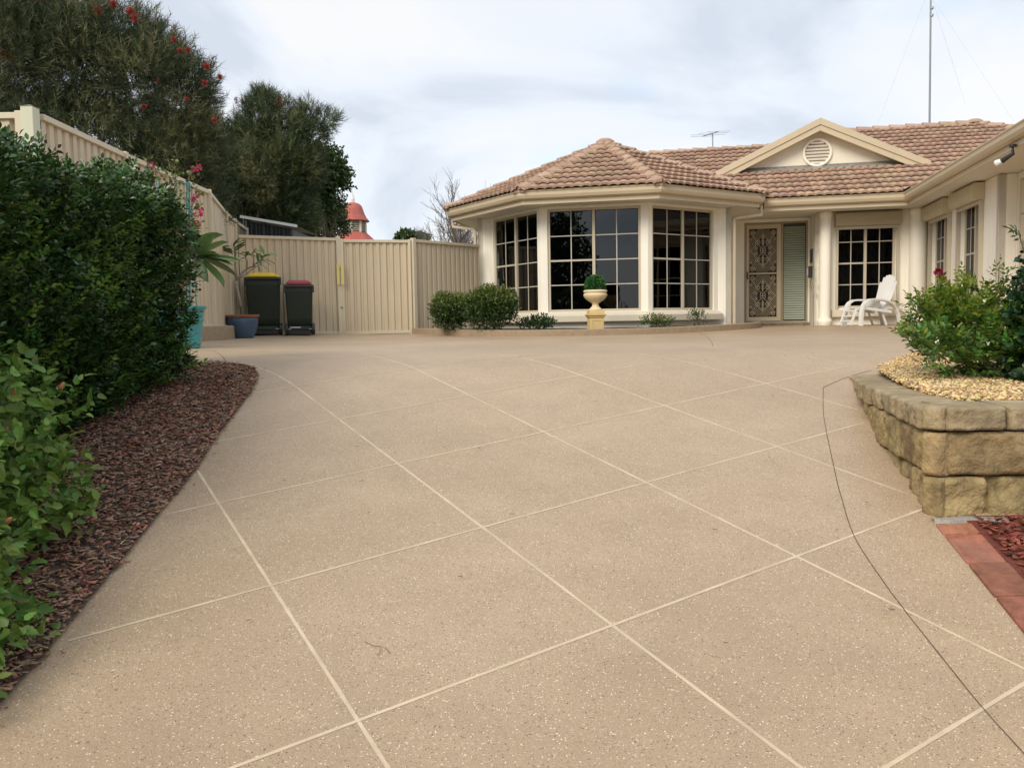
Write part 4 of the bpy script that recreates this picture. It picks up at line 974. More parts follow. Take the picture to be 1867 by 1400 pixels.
# ------------------------------------------------------------------ garden edging in front of the bay
def cxy(L): return [tuple(gp(*p))[:2] for p in L]
ep = [(-1.82, 15.45), (-1.35, 14.75), (-0.80, 14.10), (-0.2, 13.70), (0.5, 13.42), (1.3, 13.40), (2.1, 13.55), (2.9, 13.90), (3.7, 14.45), (4.35, 15.1), (4.72, 15.9), (4.92, 16.6)]
ep = [Vector(p) for p in spline(ep, 4)]
kerb('garden_kerb', ep, 0.12, -0.1, 0.105, M_curb, 'curved beige concrete kerb round the narrow garden bed below the bay windows', 'kerb')
bp_ = [tuple(p + Vector((0, .05))) for p in ep] + [(4.9, 17.6), (0, 17.9), (-1.7, 16.2)]
o = link('garden_bed', drape('garden_bed', bp_, 0.06, M_soil, 0.4, noise_amp=0.02)); props(o, kind='structure')

# ------------------------------------------------------------------ retaining wall
M_block = mat('split_face_block', (0.32, 0.235, 0.115), 0.95, var=0.45, vscale=11, bump=1.0, bscale=70, rnd=0.15, hue=0.01, stain=0.6, stain_col=(0.10, 0.085, 0.06))
M_capst = mat('capping_block', (0.33, 0.26, 0.155), 0.95, var=0.3, vscale=9, bump=1.0, bscale=60, rnd=0.1, stain=0.45, stain_col=(0.16, 0.13, 0.09))
rw = thing('retaining_wall', (1.75, 3.45, -0.82), 'curved low retaining wall of yellowish split faced blocks round the gravel bed', 'retaining wall')
side = [Vector(p) for p in spline([(2.27, 5.62), (2.15, 5.15), (2.01, 4.72), (1.87, 4.16), (1.775, 3.72), (1.72, 3.46)], 10)]
def path_len(P): return [0] + list(np.cumsum([(P[i + 1] - P[i]).length for i in range(len(P) - 1)]))
def block(c, d, L, h, dep, m, top_flat=True, seed=0, rough=0.016, name='block'):
    """c: middle of the bottom front edge, d: direction along the wall; outside is to the right of d"""
    d = Vector((d.x, d.y, 0)).normalized(); jj = math.sin(seed * 12.9) * .045; d = (d + Vector((d.y, -d.x, 0)) * jj).normalized(); n_out = Vector((d.y, -d.x, 0)); c = Vector(c) + n_out * (.009 * math.sin(seed * 7.7)) + Vector((0, 0, .0015 * math.sin(seed * 5.1) - .0005 * (seed % 4))); nu, nv = 22, 12; V = []; F = []
    for j in range(nv + 1):
        for i in range(nu + 1):
            u, v = i / nu, j / nv; e_ = min(u, 1 - u) * L; ez = min(v, 1 - v) * h
            rr = noise.noise(Vector((u * L * 9 + seed * 3.7, v * h * 10, seed))) * rough * .8 + noise.ridged_multi_fractal(Vector((u * L * 14 + seed * 3, v * h * 17 + seed, seed * 2.1)), 0.8, 2.2, 5, 1.0, 2.0) * rough * .42 - rough * .4 + noise.noise(Vector((u * L * 90, v * h * 90 + seed, seed * 1.1))) * rough * .22
            inset_ = -0.026 * max(0, 1 - e_ / 0.010) - 0.014 * max(0, 1 - ez / 0.009)
            o_ = rr + inset_ + 0.008
            p = c + d * ((u - .5) * (L - 0.013)) + n_out * o_; V.append((p.x, p.y, c.z + v * (h - 0.008)))
    W = nu + 1
    F += [(j * W + i, j * W + i + 1, (j + 1) * W + i + 1, (j + 1) * W + i) for j in range(nv) for i in range(nu)]
    nb = len(V)
    for (u, z) in ((-.46, 0), (.46, 0), (.46, h - 0.008), (-.46, h - 0.003)):
        p = c + d * (u * L) - n_out * dep; V.append((p.x, p.y, c.z + z))
    bl, br, tr_, tl = nb, nb + 1, nb + 2, nb + 3
    F += [(bl, tl, tr_, br), tuple([tl] + [nv * W + i for i in range(W)] + [tr_]), tuple([br] + [i for i in reversed(range(W))] + [bl]),
          tuple([bl] + [j * W for j in range(nv + 1)] + [tl]), tuple([tr_] + [j * W + nu for j in reversed(range(nv + 1))] + [br])]
    mb = MB(); mb.add([Vector(v) for v in V], F); o_ = mb.build(name, m, rw); o_.data.polygons.foreach_set('use_smooth', [True] * (nu * nv) + [False] * (len(F) - nu * nv)); return o_
def at_len(P, cum, s):
    s = min(max(s, 0), cum[-1] - 1e-6); i = max(k for k in range(len(cum)) if cum[k] <= s); i = min(i, len(P) - 2)
    f = (s - cum[i]) / (cum[i + 1] - cum[i]); return P[i].lerp(P[i + 1], f)
courses = [(-0.462, 0.105, 0.012, M_capst), (-0.648, 0.185, 0.0, M_block), (-0.832, 0.183, -0.012, M_block), (-1.015, 0.182, -0.02, M_block)]
sd_ = 0
for ci, (zb, h, batter, m) in enumerate(courses):
    # side part, walking from the far end to the corner; outside (the driveway) is to the right of travel reversed, so travel corner -> far
    P = [p + Vector((-1, -.2)).normalized() * 0 for p in side][::-1]      # corner first
    cum = path_len(P); s = 0.02
    widths = {0: [.20, .30, .30, .30, .30, .30, .30, .3], 1: [.17, .24, .26, .28, .26, .26, .26], 2: [.25, .22, .24, .26], 3: [.2, .25, .25]}[ci]
    for w in widths:
        if s + w > cum[-1] + 0.25: break
        a = at_len(P, cum, s); b = at_len(P, cum, s + w); mid = (a + b) / 2
        if zb + h < H(mid.x, mid.y) + 0.01: break
        d = (a - b).normalized()      # travel towards the corner: outside on the right is ... checked below
        n_out = Vector((d.y, -d.x))
        if n_out.x > 0: d = -d; n_out = -n_out
        drop = 0.0 if ci else -0.006 * s
        c = Vector((mid.x + n_out.x * (batter - 0.002 * ci), mid.y + n_out.y * (batter - .002 * ci), zb + drop))
        sd_ += 1; block(c, Vector((d.x, d.y, 0)), w, h, 0.24, m, seed=sd_, rough=0.026 if ci else 0.018, name='capping_block' if ci == 0 else 'block'); s += w
    # chamfered corner piece then the front, facing us
    fx = 1.745 + (0.01 if ci == 0 else 0.0) + 0.02 * (ci in (1,)) ; fy = 3.415 - batter
    if ci < 3:
        cpos = Vector((1.728 + 0.004 * ci, 3.435, zb)); dd = Vector((0.62, -0.78, 0)).normalized()
        sd_ += 1; block(cpos, dd, 0.10, h, 0.27, m, seed=sd_, rough=0.008, name='capping_block' if ci == 0 else 'block')
    x = fx + 0.012; sizes = {0: [.25, .32, .3, .3, .3, .3], 1: [.41, .36, .36, .36, .4], 2: [.20, .30, .35, .35, .35, .3], 3: [.3, .3, .3, .3, .3, .3]}[ci]
    for w in sizes:
        sd_ += 1; block(Vector((x + w / 2, fy - 0.008 * (x - fx), zb)), Vector((1, -0.01, 0)), w, h, 0.24, m, seed=sd_, rough=0.028 if ci else 0.018, name='capping_block' if ci == 0 else 'block'); x += w
# gravel bed
ZB = lambda x, y: max(-0.362 + 0.020 * (y - 3.5), H(x, y) + 0.012 if y > 5.55 else -9)
gpoly = [(1.85, 3.52), (1.90, 3.9), (2.08, 4.35), (2.2, 4.8), (2.32, 5.2), (2.40, 5.50), (2.55, 5.80), (2.82, 6.12), (3.2, 6.42), (3.8, 6.7), (4.6, 6.85), (6.2, 6.9), (6.2, 3.52)]
M_gr = mat('gravel_bed_fines', (0.34, 0.24, 0.12), 1.0, var=0.3, vscale=40, bump=1, bscale=70)
o = link('gravel_bed', drape('gravel_bed', gpoly, -0.020, M_gr, 0.15, hf=ZB, noise_amp=0.008)); props(o, kind='structure')
def ico():
    bm = bmesh.new(); bmesh.ops.create_icosphere(bm, subdivisions=1, radius=1); V = np.array([v.co[:] for v in bm.verts]); F = np.array([[v.index for v in f.verts] for f in bm.faces]); bm.free(); return V, F
IV, IF = ico()
def rand_rot(n, flat_=0.0):
    a = RNG.random(n) * 2 * PI; Z = norm(np.column_stack([RNG.normal(size=(n, 2)) * (1 - flat_ if flat_ else 1), np.ones(n) * (1 + 3 * flat_)])); X = norm(np.cross(Z, np.column_stack([np.cos(a), np.sin(a), np.zeros(n)]))); Y = np.cross(Z, X)
    return np.stack([X, Y, Z], axis=1)
def scatter(name, P, S, TVt, TF_, m, rot, parent=None, smooth_=False, jitter=0.0):
    n = len(P); k = len(TVt); T = TVt[None] * S[:, None, :]
    if jitter: T = T * (1 + RNG.normal(size=(n, k, 1)) * jitter)
    V = np.einsum('nkj,njl->nkl', T, rot) + P[:, None, :]; F = (TF_[None] + (np.arange(n) * k)[:, None, None]).reshape(-1, TF_.shape[1])
    off = np.array(OFF[parent.name]) if parent is not None else np.zeros(3)
    me = big_mesh(name, V.reshape(-1, 3) - off, F, TF_.shape[1], m, np.repeat(RNG.random(n) * .999, k), smooth_=smooth_); o_ = link(name, me, parent); o_['kind'] = 'stuff'; return o_
def pts_in(poly, n, dens=None):
    x0, x1 = min(p[0] for p in poly), max(p[0] for p in poly); y0, y1 = min(p[1] for p in poly), max(p[1] for p in poly); out_ = []
    while len(out_) < n:
        x, y = RNG.uniform(x0, x1), RNG.uniform(y0, y1)
        if inside((x, y), poly) and (dens is None or RNG.random() < dens(x, y)): out_.append((x, y))
    return out_
M_peb = mat('honey_pebble', (0.50, 0.33, 0.14), 0.7, rnd=0.6, hue=0.03, col2=(0.62, 0.48, 0.27), vscale=6)
gp2 = [(min(x, 3.7), y) for x, y in [(1.965, 3.645), (1.975, 3.9), (2.06, 4.35), (2.18, 4.8), (2.31, 5.2)] + gpoly[5:-1] + [(6.2, 3.645)]]
q = pts_in(gp2, 34000)
P = np.array([(x, y, ZB(x, y) + RNG.uniform(-0.016, 0.006)) for x, y in q]); S = RNG.uniform(0.0045, 0.0105, (len(P), 1)) * np.array([1.25, .95, .65]) * RNG.uniform(.8, 1.2, (len(P), 3))
o = scatter('gravel', P, S, IV, IF, M_peb, rand_rot(len(P), 0.5), jitter=0.06)

# bark chips
M_chip = mat('bark_chip', (0.25, 0.095, 0.052), 0.9, rnd=0.75, hue=0.03, col2=(0.30, 0.20, 0.14), vscale=9)
M_chipr = mat('red_bark_chip', (0.18, 0.045, 0.028), 0.85, rnd=0.6, hue=0.015, col2=(0.26, 0.08, 0.045), vscale=9)
CV = np.array([[-1, -.8, -.5], [1, -1, -.4], [.8, .9, -.5], [-.9, 1, -.3], [-.8, -.9, .5], [.9, -.7, .4], [1, .8, .6], [-1, .7, .5]]) * .5
CF = np.array([[4, 5, 6, 7], [0, 1, 5, 4], [1, 2, 6, 5], [2, 3, 7, 6], [3, 0, 4, 7]])
vis = [tuple(p) for p in left_edge if 1.0 < p[1]] + [(-3.2, 6.3), (-3.2, 1.0)]
def dl(x, y): return 1.0 if x > -2.6 else .35
q = pts_in(vis, 30000, dl)
P = np.array([(x, y, H(x, y) + 0.014 + RNG.uniform(0.0, 0.022)) for x, y in q]); S = np.column_stack([RNG.uniform(.010, .042, len(P)), RNG.uniform(.005, .014, len(P)), RNG.uniform(.004, .010, len(P))])
scatter('bark_mulch', P, S, CV, CF, M_chip, rand_rot(len(P), 0.45), jitter=0.05)
# a few pale bits and spilled chips at the edge
q = [(p.x + RNG.uniform(-.30, .012), p.y) for p in left_edge for _ in range(16)]
P = np.array([(x, y, H(x, y) + 0.012 + RNG.uniform(0, .012)) for x, y in q]); S = np.column_stack([RNG.uniform(.012, .04, len(P)), RNG.uniform(.005, .014, len(P)), RNG.uniform(.004, .009, len(P))])
scatter('bark_mulch', P, S, CV, CF, M_chip, rand_rot(len(P), 0.5), jitter=0.05)
sp_ = [(p.x + abs(RNG.normal()) * .02 + .004, p.y + RNG.normal() * .05) for p in left_edge if p.y < 6.2 and RNG.random() < .3]; P = np.array([(x, y, H(x, y) + .006) for x, y in sp_]); S = np.column_stack([RNG.uniform(.008, .026, len(P)), RNG.uniform(.004, .009, len(P)), RNG.uniform(.003, .006, len(P))]); scatter('spilled_chips', P, S, CV, CF, M_chip, rand_rot(len(P), 0.9))
M_pale = mat('pale_dry_bits', (0.34, 0.26, 0.17), 0.9, rnd=0.4, hue=0.02)
q = pts_in(vis, 1500, dl); P = np.array([(x, y, H(x, y) + 0.03 + RNG.uniform(0, .012)) for x, y in q]); S = np.column_stack([RNG.uniform(.01, .06, len(P)), RNG.uniform(.002, .007, len(P)), RNG.uniform(.002, .004, len(P))])
scatter('dry_twigs', P, S, CV, CF, M_pale, rand_rot(len(P), 0.6))
visr = [(1.87, 3.36), (1.72, 2.45), (1.66, 1.6), (3.2, 1.6), (3.2, 3.36)]
q = pts_in(visr, 6500); P = np.array([(x, y, H(x, y) + 0.012 + RNG.uniform(0, .02)) for x, y in q]); S = np.column_stack([RNG.uniform(.014, .05, len(P)), RNG.uniform(.008, .02, len(P)), RNG.uniform(.004, .010, len(P))])
scatter('red_bark_mulch', P, S, CV, CF, M_chipr, rand_rot(len(P), 0.4), jitter=0.05)
# brick edging
M_brick = mat('terracotta_brick', (0.30, 0.12, 0.07), 0.85, var=0.3, vscale=16, bump=0.7, bscale=90, rnd=0.22, hue=0.008, stain=0.5, stain_col=(0.22, 0.17, 0.13))
be = thing('brick_edging', (1.7, 3.2, H(1.7, 3.2)), 'row of flush terracotta bricks edging the driveway beside the red mulch', 'edging')
y = 3.33; k = 0; lens = [0.10, .235, .235, .235, .235, .235, .235, .235, .235, .235]
for Lk in lens:
    y1 = y - Lk; xL = lambda yy: 1.70 - (3.36 - yy) * 0.142; w0 = 0.145
    a = [(xL(y1) , y1 + .011), (xL(y1) + w0, y1 + .011), (xL(y) + w0, y), (xL(y), y)]
    mb = MB(); dz = random.uniform(0.006, 0.012); V = [(p[0], p[1], H(*p) - .04) for p in a] + [(p[0], p[1], H(*p) + dz) for p in a]
    mb.add(V, [(3, 2, 1, 0), (4, 5, 6, 7), (0, 1, 5, 4), (1, 2, 6, 5), (2, 3, 7, 6), (3, 0, 4, 7)], 0); mb.build('brick', M_brick, be, bevel=0.004); y = y1
# dab of mortar where wall, brick and mulch meet
mb = MB(); mb.grid(lambda u, v: Vector((1.70 + 0.30 * u, 3.335 + 0.05 * v - 0.01 * math.sin(u * 9), H(1.8, 3.36) + 0.014 + 0.006 * noise.noise(Vector((u * 8, v * 3, 0))) * (0 if v in (0, 1) else 1) - (0.03 if v in (0,) else 0))), 14, 3)
mb.build('mortar_smear', M_curb if False else mat('grey_mortar', (0.33, 0.31, 0.27), 0.95, var=0.2, vscale=30, bump=.8, bscale=100), rw)
# ------------------------------------------------------------------ urn with topiary ball
ux, uy = pt(1086, 600, 14.15).x, 14.15; uz = H(ux, uy) + 0.08
M_urn = mat('cast_sandstone_yellow', (0.66, 0.50, 0.23), 0.85, var=0.08, vscale=8, bump=0.3, bscale=120, stain=0.3, stain_col=(0.45, 0.30, 0.12))
M_urnp = mat('cast_sandstone_pale', (0.72, 0.60, 0.38), 0.85, var=0.07, vscale=8, bump=0.3, bscale=120, stain=0.3, stain_col=(0.5, 0.36, 0.18))
ur = thing('garden_urn', (ux, uy, uz), 'yellow sandstone garden urn on a square pedestal before the bay window', 'urn')
kk = uy / FPX
zz = lambda py: pt(1086, py, uy).z
Mr = Matrix.Translation((ux, uy, 0)) @ Matrix.Rotation(math.radians(8), 4, 'Z')
mb = MB(); mb.box(-.118, .118, -.118, .118, uz - .1, zz(579), Mr); ped = mb.build('pedestal', M_urn, ur, bevel=0.006)
mb = MB()
for (a, b, c, d_) in ((-.095, .095, zz(584.5), zz(583)), (-.095, -.083, uz, zz(584.5)), (.083, .095, uz, zz(584.5))): mb.box(a, b, -.124, -.118, c, d_, Mr)
mb.build('panel_moulding', M_urn, ped)
mb = MB(); mb.box(-.155, .155, -.155, .155, zz(575.5), zz(572.5), Mr); mb.box(-.135, .135, -.135, .135, zz(579), zz(575.6), Mr); mb.box(-.125, .125, -.125, .125, zz(572.4), zz(566), Mr); mb.build('plinth', M_urn, ur, bevel=0.01)
mb = MB(); mb.lathe([(.112, zz(566)), (.112, zz(564)), (.09, zz(562)), (.062, zz(559)), (.052, zz(556)), (.058, zz(553)), (.088, zz(551.5)), (.09, zz(550.5)), (.12, zz(549)), (.165, zz(544.5)), (.19, zz(540)), (.195, zz(537.5)), (.185, zz(535)), (.175, zz(534)), (.19, zz(533.4)), (.198, zz(532)), (.196, zz(530)), (.185, zz(529)), (.16, zz(529)), (.155, zz(533))], 64, (ux, uy, 0), None, 26, (zz(550), zz(535)), 0.05)
mb.build('bowl', M_urnp, ur, smooth_=True)
tb = thing('topiary_ball', (ux, uy, zz(532)), 'clipped green topiary ball growing in the yellow urn', 'plant')
M_top = leaf_mat('topiary_green', (0.035, 0.14, 0.03), 0.6, 0.02, trans=0.1)
c_ = np.array([ux, uy, zz(520)]); n = 3800; d = rand_dirs(n); R_ = 0.170 * (0.80 + .22 * RNG.random(n))
R_ = R_ * (1 + 0.05 * np.sin(d[:, 0] * 9 + 2) * np.cos(d[:, 2] * 8))
leaf_obj('foliage', 'blade', c_ + d * R_[:, None] * np.array([1, 1, .97]), d + rand_dirs(n) * .9, rand_dirs(n), RNG.uniform(.018, .036, n), .018, M_top, tb)
mb = MB(); mb.lathe([(.0, zz(520) - .14), (.09, zz(520) - .12), (.14, zz(520)), (.10, zz(520) + .10), (0.0, zz(520) + .14)], 14, (ux, uy, 0)); mb.build('stem_ball', mat('dark_green_twig', (0.02, 0.03, 0.015), 1), tb)

# ------------------------------------------------------------------ wheelie bins
def bin_(px, py, Y, w, h, lidm, label, rotz):
    c = pt(px, py, Y); c.z = H(c.x, c.y); b = thing('wheelie_bin', c, label, 'bin', 'wheelie bins by the fence'); R = Matrix.Translation(c) @ Matrix.Rotation(rotz, 4, 'Z')
    hb = h * 0.90; zb = 0.05; m = mat('dark_green_plastic', (0.010, 0.022, 0.014), 0.42, var=0.15, vscale=6, bump=.1, bscale=100)
    def ring(z, wx, wy, yo=0): return [R @ Vector((sx * wx / 2, sy * wy / 2 + yo, z)) for sx, sy in ((-1, -1), (1, -1), (1, 1), (-1, 1))]
    dpt = w * 1.15; mb = MB(); rings = [ring(zb + .09, w * .82, dpt * .64, .04), ring(zb + .22, w * .84, dpt * .72, .02), ring(hb * .86, w * .92, dpt * .94), ring(hb * .885, w * .93, dpt * .95), ring(hb, w * .93, dpt * .95)]
    V = [v for r_ in rings for v in r_]; F = [(3, 2, 1, 0)] + [(4 * i + k, 4 * i + (k + 1) % 4, 4 * i + 4 + (k + 1) % 4, 4 * i + 4 + k) for i in range(4) for k in range(4)] + [(16, 17, 18, 19)]
    mb.add(V, F); mb.build('body', m, b, bevel=0.02, seg=3)
    mb = MB(); mb.box(-w * .40, w * .40, -dpt * .34, dpt * .3, 0.012, zb + .1, R); mb.build('base', M_black, b, bevel=0.01)
    mb = MB(); mb.box(-w / 2, w / 2, -dpt / 2, dpt / 2, hb - 0.03, hb + 0.012, R); mb.box(-w / 2 + .01, w / 2 - .01, -dpt / 2 + .02, dpt / 2 - .02, hb - .065, hb - .03, R); mb.build('rim', M_black, b, bevel=0.006)
    for sx in (-1, 1):
        mb = MB(); mb.box(sx * w * .47 - .018, sx * w * .47 + .018, -dpt / 2 - .03, -dpt / 2 + .06, hb - .12, hb - .02, R); mb.build('handle_bracket', M_black, b, bevel=0.005)
    mb = MB(); mb.tube([R @ Vector((-w * .46, -dpt / 2 - .035, hb - .02)), R @ Vector((w * .46, -dpt / 2 - .035, hb - .02))], 0.016, 8); mb.build('handle', M_black, b)
    mb = MB()   # lid: hinged at the handle, domed, sloping away
    def lidp(u, v): return R @ Vector(((u - .5) * w * (.90 + .02 * v), -dpt / 2 + dpt * 1.02 * v - .005, hb + 0.016 + 0.095 * math.sin(min(1, v * 2.2) * PI / 2) * (1 - .25 * v) * (1 - (2 * u - 1) ** 6 * .75)))
    mb.grid(lidp, 14, 10); mb.build('lid', lidm, b, smooth_=True)
    mb = MB(); mb.box(-w * .40, w * .40, -dpt / 2 - .025, -dpt / 2 + .02, hb + .014, hb + .05, R); mb.build('lid_hinge', lidm, b, bevel=0.006)
    mb = MB(); mb.tube([R @ Vector((-w * .47, -dpt * .36, .10)), R @ Vector((w * .47, -dpt * .36, .10))], 0.012, 8); mb.build('axle', M_metal, b)
    for sx in (-1, 1):
        mb = MB(); Mw = R @ Matrix.Translation((sx * w * .45, -dpt * .36, .10)) @ Matrix.Rotation(PI / 2, 4, 'Y'); mb.lathe([(.03, -.026), (.085, -.026), (.10, -.018), (.10, .018), (.085, .026), (.03, .026)], 24, (0, 0, 0), Mw); mb.build('wheel', M_black, b)
    mb = MB(); mb.box(-w * .30, w * .30, -dpt * .40, -dpt * .34, .09, .15, R); mb.build('axle_housing', m, b, bevel=0.008)
    return b
M_yel = mat('yellow_lid_plastic', (0.80, 0.54, 0.01), 0.4); M_rd = mat('dark_red_lid_plastic', (0.26, 0.015, 0.03), 0.4)
b1 = bin_(483, 600, 14.55, 0.60, 1.07, M_yel, 'large dark green wheelie bin with a yellow lid', math.radians(15))
b2 = bin_(547, 604, 14.5, 0.49, 0.93, M_rd, 'smaller dark green wheelie bin with a dark red lid', math.radians(15))
mb = MB(); cc = Vector(OFF[b2.name]); mb.box(cc.x - .09, cc.x + .09, cc.y - .30, cc.y - .29, cc.z + .125, cc.z + .14); mb.build('reflective_strip', M_white, b2)

# ------------------------------------------------------------------ white reclining chair
cc = pt(1588, 594, 16.1); cc.z = H(cc.x, cc.y)
ch = thing('deck_chair', cc, 'white plastic garden deck chair with a fan back and pull out footrest', 'chair')
Rc = Matrix.Translation(cc) @ Matrix.Rotation(math.radians(180 + 14), 4, 'Z') @ Matrix.Diagonal((.86, .9, .93, 1))      # local +x is where the sitter faces (left in the photo)
LP = lambda x, y, z: Rc @ Vector((x, y, z))
sk = 1.02
# backrest: seven slats on a fan with a rounded top
bd = Vector((-0.42, 0, 0.91)).normalized()
for k in range(7):
    u = (k - 3) / 3; wl = 0.042; hgt = 0.60 + 0.21 * math.sqrt(max(0, 1 - 0.93 * u * u)); y0, y1 = u * 0.175, u * 0.235
    mb = MB(); V = []
    for f in (0, .25, .5, .75, .92, 1.0):
        wd = 0.033 + 0.005 * math.sin(PI * min(1, f)); yy = y0 + (y1 - y0) * math.sin(f * PI / 2) 
        base = Vector((-0.18, 0, 0.30)) + bd * (hgt * f) + Vector((0.05 * f * f - 0.03 * u * u, 0, 0))
        V += [Rc @ (base + Vector((0.006, yy - wd, 0))), Rc @ (base + Vector((0.006, yy + wd, 0))), Rc @ (base + Vector((-0.012, yy + wd, 0))), Rc @ (base + Vector((-0.012, yy - wd, 0)))]
    F = [(0, 1, 2, 3), (23, 22, 21, 20)] + [(4 * i + q, 4 * i + (q + 1) % 4, 4 * i + 4 + (q + 1) % 4, 4 * i + 4 + q) for i in range(5) for q in range(4)]
    mb.add(V, F); mb.build('back_slat', M_white, ch, bevel=0.003)
mb = MB()
for f in (0.12, 0.52, 0.8):
    a = Vector((-0.20, 0, 0.30)) + bd * (.8 * f) + Vector((-.012 + 0.05 * f * f, 0, 0)); wv = (.2, .22, .19)[int(f > .3) + int(f > .6)]
    mb.bar(Rc @ (a + Vector((0, -wv, 0))), Rc @ (a + Vector((0, wv, 0))), 0.02, 0.05)
mb.build('back_rail', M_white, ch)
for k in range(8):
    x = -0.16 + k * 0.075; z = 0.305 + 0.055 * (k / 7) ** 1.5; mb = MB(); mb.box(x - .032, x + .032, -.245, .245, z - .012, z + .008, Rc); mb.build('seat_slat', M_white, ch, bevel=0.003)
for sy in (-1, 1):
    y = sy * 0.27
    # side frame: seat rail
    mb = MB(); mb.bar(LP(-.30, y, .27), LP(.40, y, .355), .028, .055); mb.build('side_rail', M_white, ch, bevel=0.004)
    # arched arm running down into front and rear legs
    pts_ = [(.47, .0), (.465, .16), (.45, .30), (.42, .40), (.36, .475), (.27, .52), (.12, .53), (-.04, .52), (-.18, .49), (-.31, .43), (-.41, .34), (-.47, .22), (-.50, .10), (-.515, .0)]
    mb = MB(); V = []; n = len(pts_)
    for i, (x, z) in enumerate(pts_):
        dx_, dz_ = pts_[min(i + 1, n - 1)][0] - pts_[max(i - 1, 0)][0], pts_[min(i + 1, n - 1)][1] - pts_[max(i - 1, 0)][1]; l = math.hypot(dx_, dz_); nx, nz = -dz_ / l, dx_ / l
        wd = 0.042 if z < .42 else 0.066; th = (0.066 if i < 4 else 0.034) if i < n - 4 else 0.045
        V += [LP(x + nx * -th / 2, y - wd, z + nz * -th / 2), LP(x + nx * -th / 2, y + wd, z + nz * -th / 2), LP(x + nx * th / 2, y + wd, z + nz * th / 2), LP(x + nx * th / 2, y - wd, z + nz * th / 2)]
    F = [(0, 1, 2, 3), tuple(4 * (n - 1) + q for q in (3, 2, 1, 0))] + [(4 * i + q, 4 * i + (q + 1) % 4, 4 * i + 4 + (q + 1) % 4, 4 * i + 4 + q) for i in range(n - 1) for q in range(4)]
    mb.add(V, F); mb.build('armrest', M_white, ch, bevel=0.005)
    mb = MB(); mb.bar(LP(.40, y * .8, .34), LP(.30, y * .8, .2), .02, .03); mb.bar(LP(-.10, y * .8, .28), LP(-.22, y * .8, .0), .022, .035); mb.build('leg_brace', M_white, ch)
# footrest
fo = MB()
for sy in (-1, 1): fo.bar(LP(.52, sy * .18, .32), LP(.66, sy * .18, .01), .022, .045)
for (x, z) in ((.525, .31), (.62, .10), (.575, .2)): fo.bar(LP(x, -.18, z), LP(x, .18, z), .03, .03)
fo.bar(LP(.44, -.16, .335), LP(.54, -.16, .32), .02, .04); fo.bar(LP(.44, .16, .335), LP(.54, .16, .32), .02, .04)
fo.build('footrest', M_white, ch, bevel=0.003)
tub = thing('plastic_tub', LP(-.02, .02, .32), 'white plastic tub resting on the seat of the deck chair', 'tub')
mb = MB(); o3 = LP(.0, .04, .33); Mt_ = Matrix.Translation(o3) @ Matrix.Diagonal((1, .8, 1, 1)); mb.lathe([(.10, 0), (.12, .01), (.135, .10), (.145, .155), (.15, .16), (.14, .162), (.125, .10), (.11, .02)], 24, (0, 0, 0), Mt_); mb.build('shell', M_white, tub, smooth_=True)
# leaf litter and small marks lying on the concrete
M_lit = mat('dry_litter', (0.16, 0.10, 0.05), 0.9, rnd=0.5)
q = [(RNG.uniform(-1.3, 2.6), RNG.uniform(2, 11)) for _ in range(90)]; q = [p for p in q if inside(p, dpoly)]
P = np.array([(x, y, H(x, y) + 0.013) for x, y in q]); S = np.column_stack([RNG.uniform(.006, .028, len(P)), RNG.uniform(.002, .006, len(P)), RNG.uniform(.002, .004, len(P))]); scatter('leaf_litter', P, S, CV, CF, M_lit, rand_rot(len(P), 0.9))
tp_ = gp(690, 1188); tw = thing('fallen_twig', tp_, 'thin curly green brown twig lying on the driveway near the camera', 'twig')
for L in ([(665, 1175), (680, 1183), (692, 1184), (703, 1187), (711, 1197)], [(692, 1184), (694, 1192), (690, 1200), (684, 1197)]):
    mb = MB(); mb.tube([gp(*p) + Vector((0, 0, .011)) for p in L], .0011, 4); mb.build('strand', M_lit, tw)
# ------------------------------------------------------------------ vegetation
A3 = lambda v: np.array(v, float)
def vnoise(P, s, o_=0): return np.array([noise.noise(Vector((p[0] * s + o_, p[1] * s, p[2] * s))) for p in P])
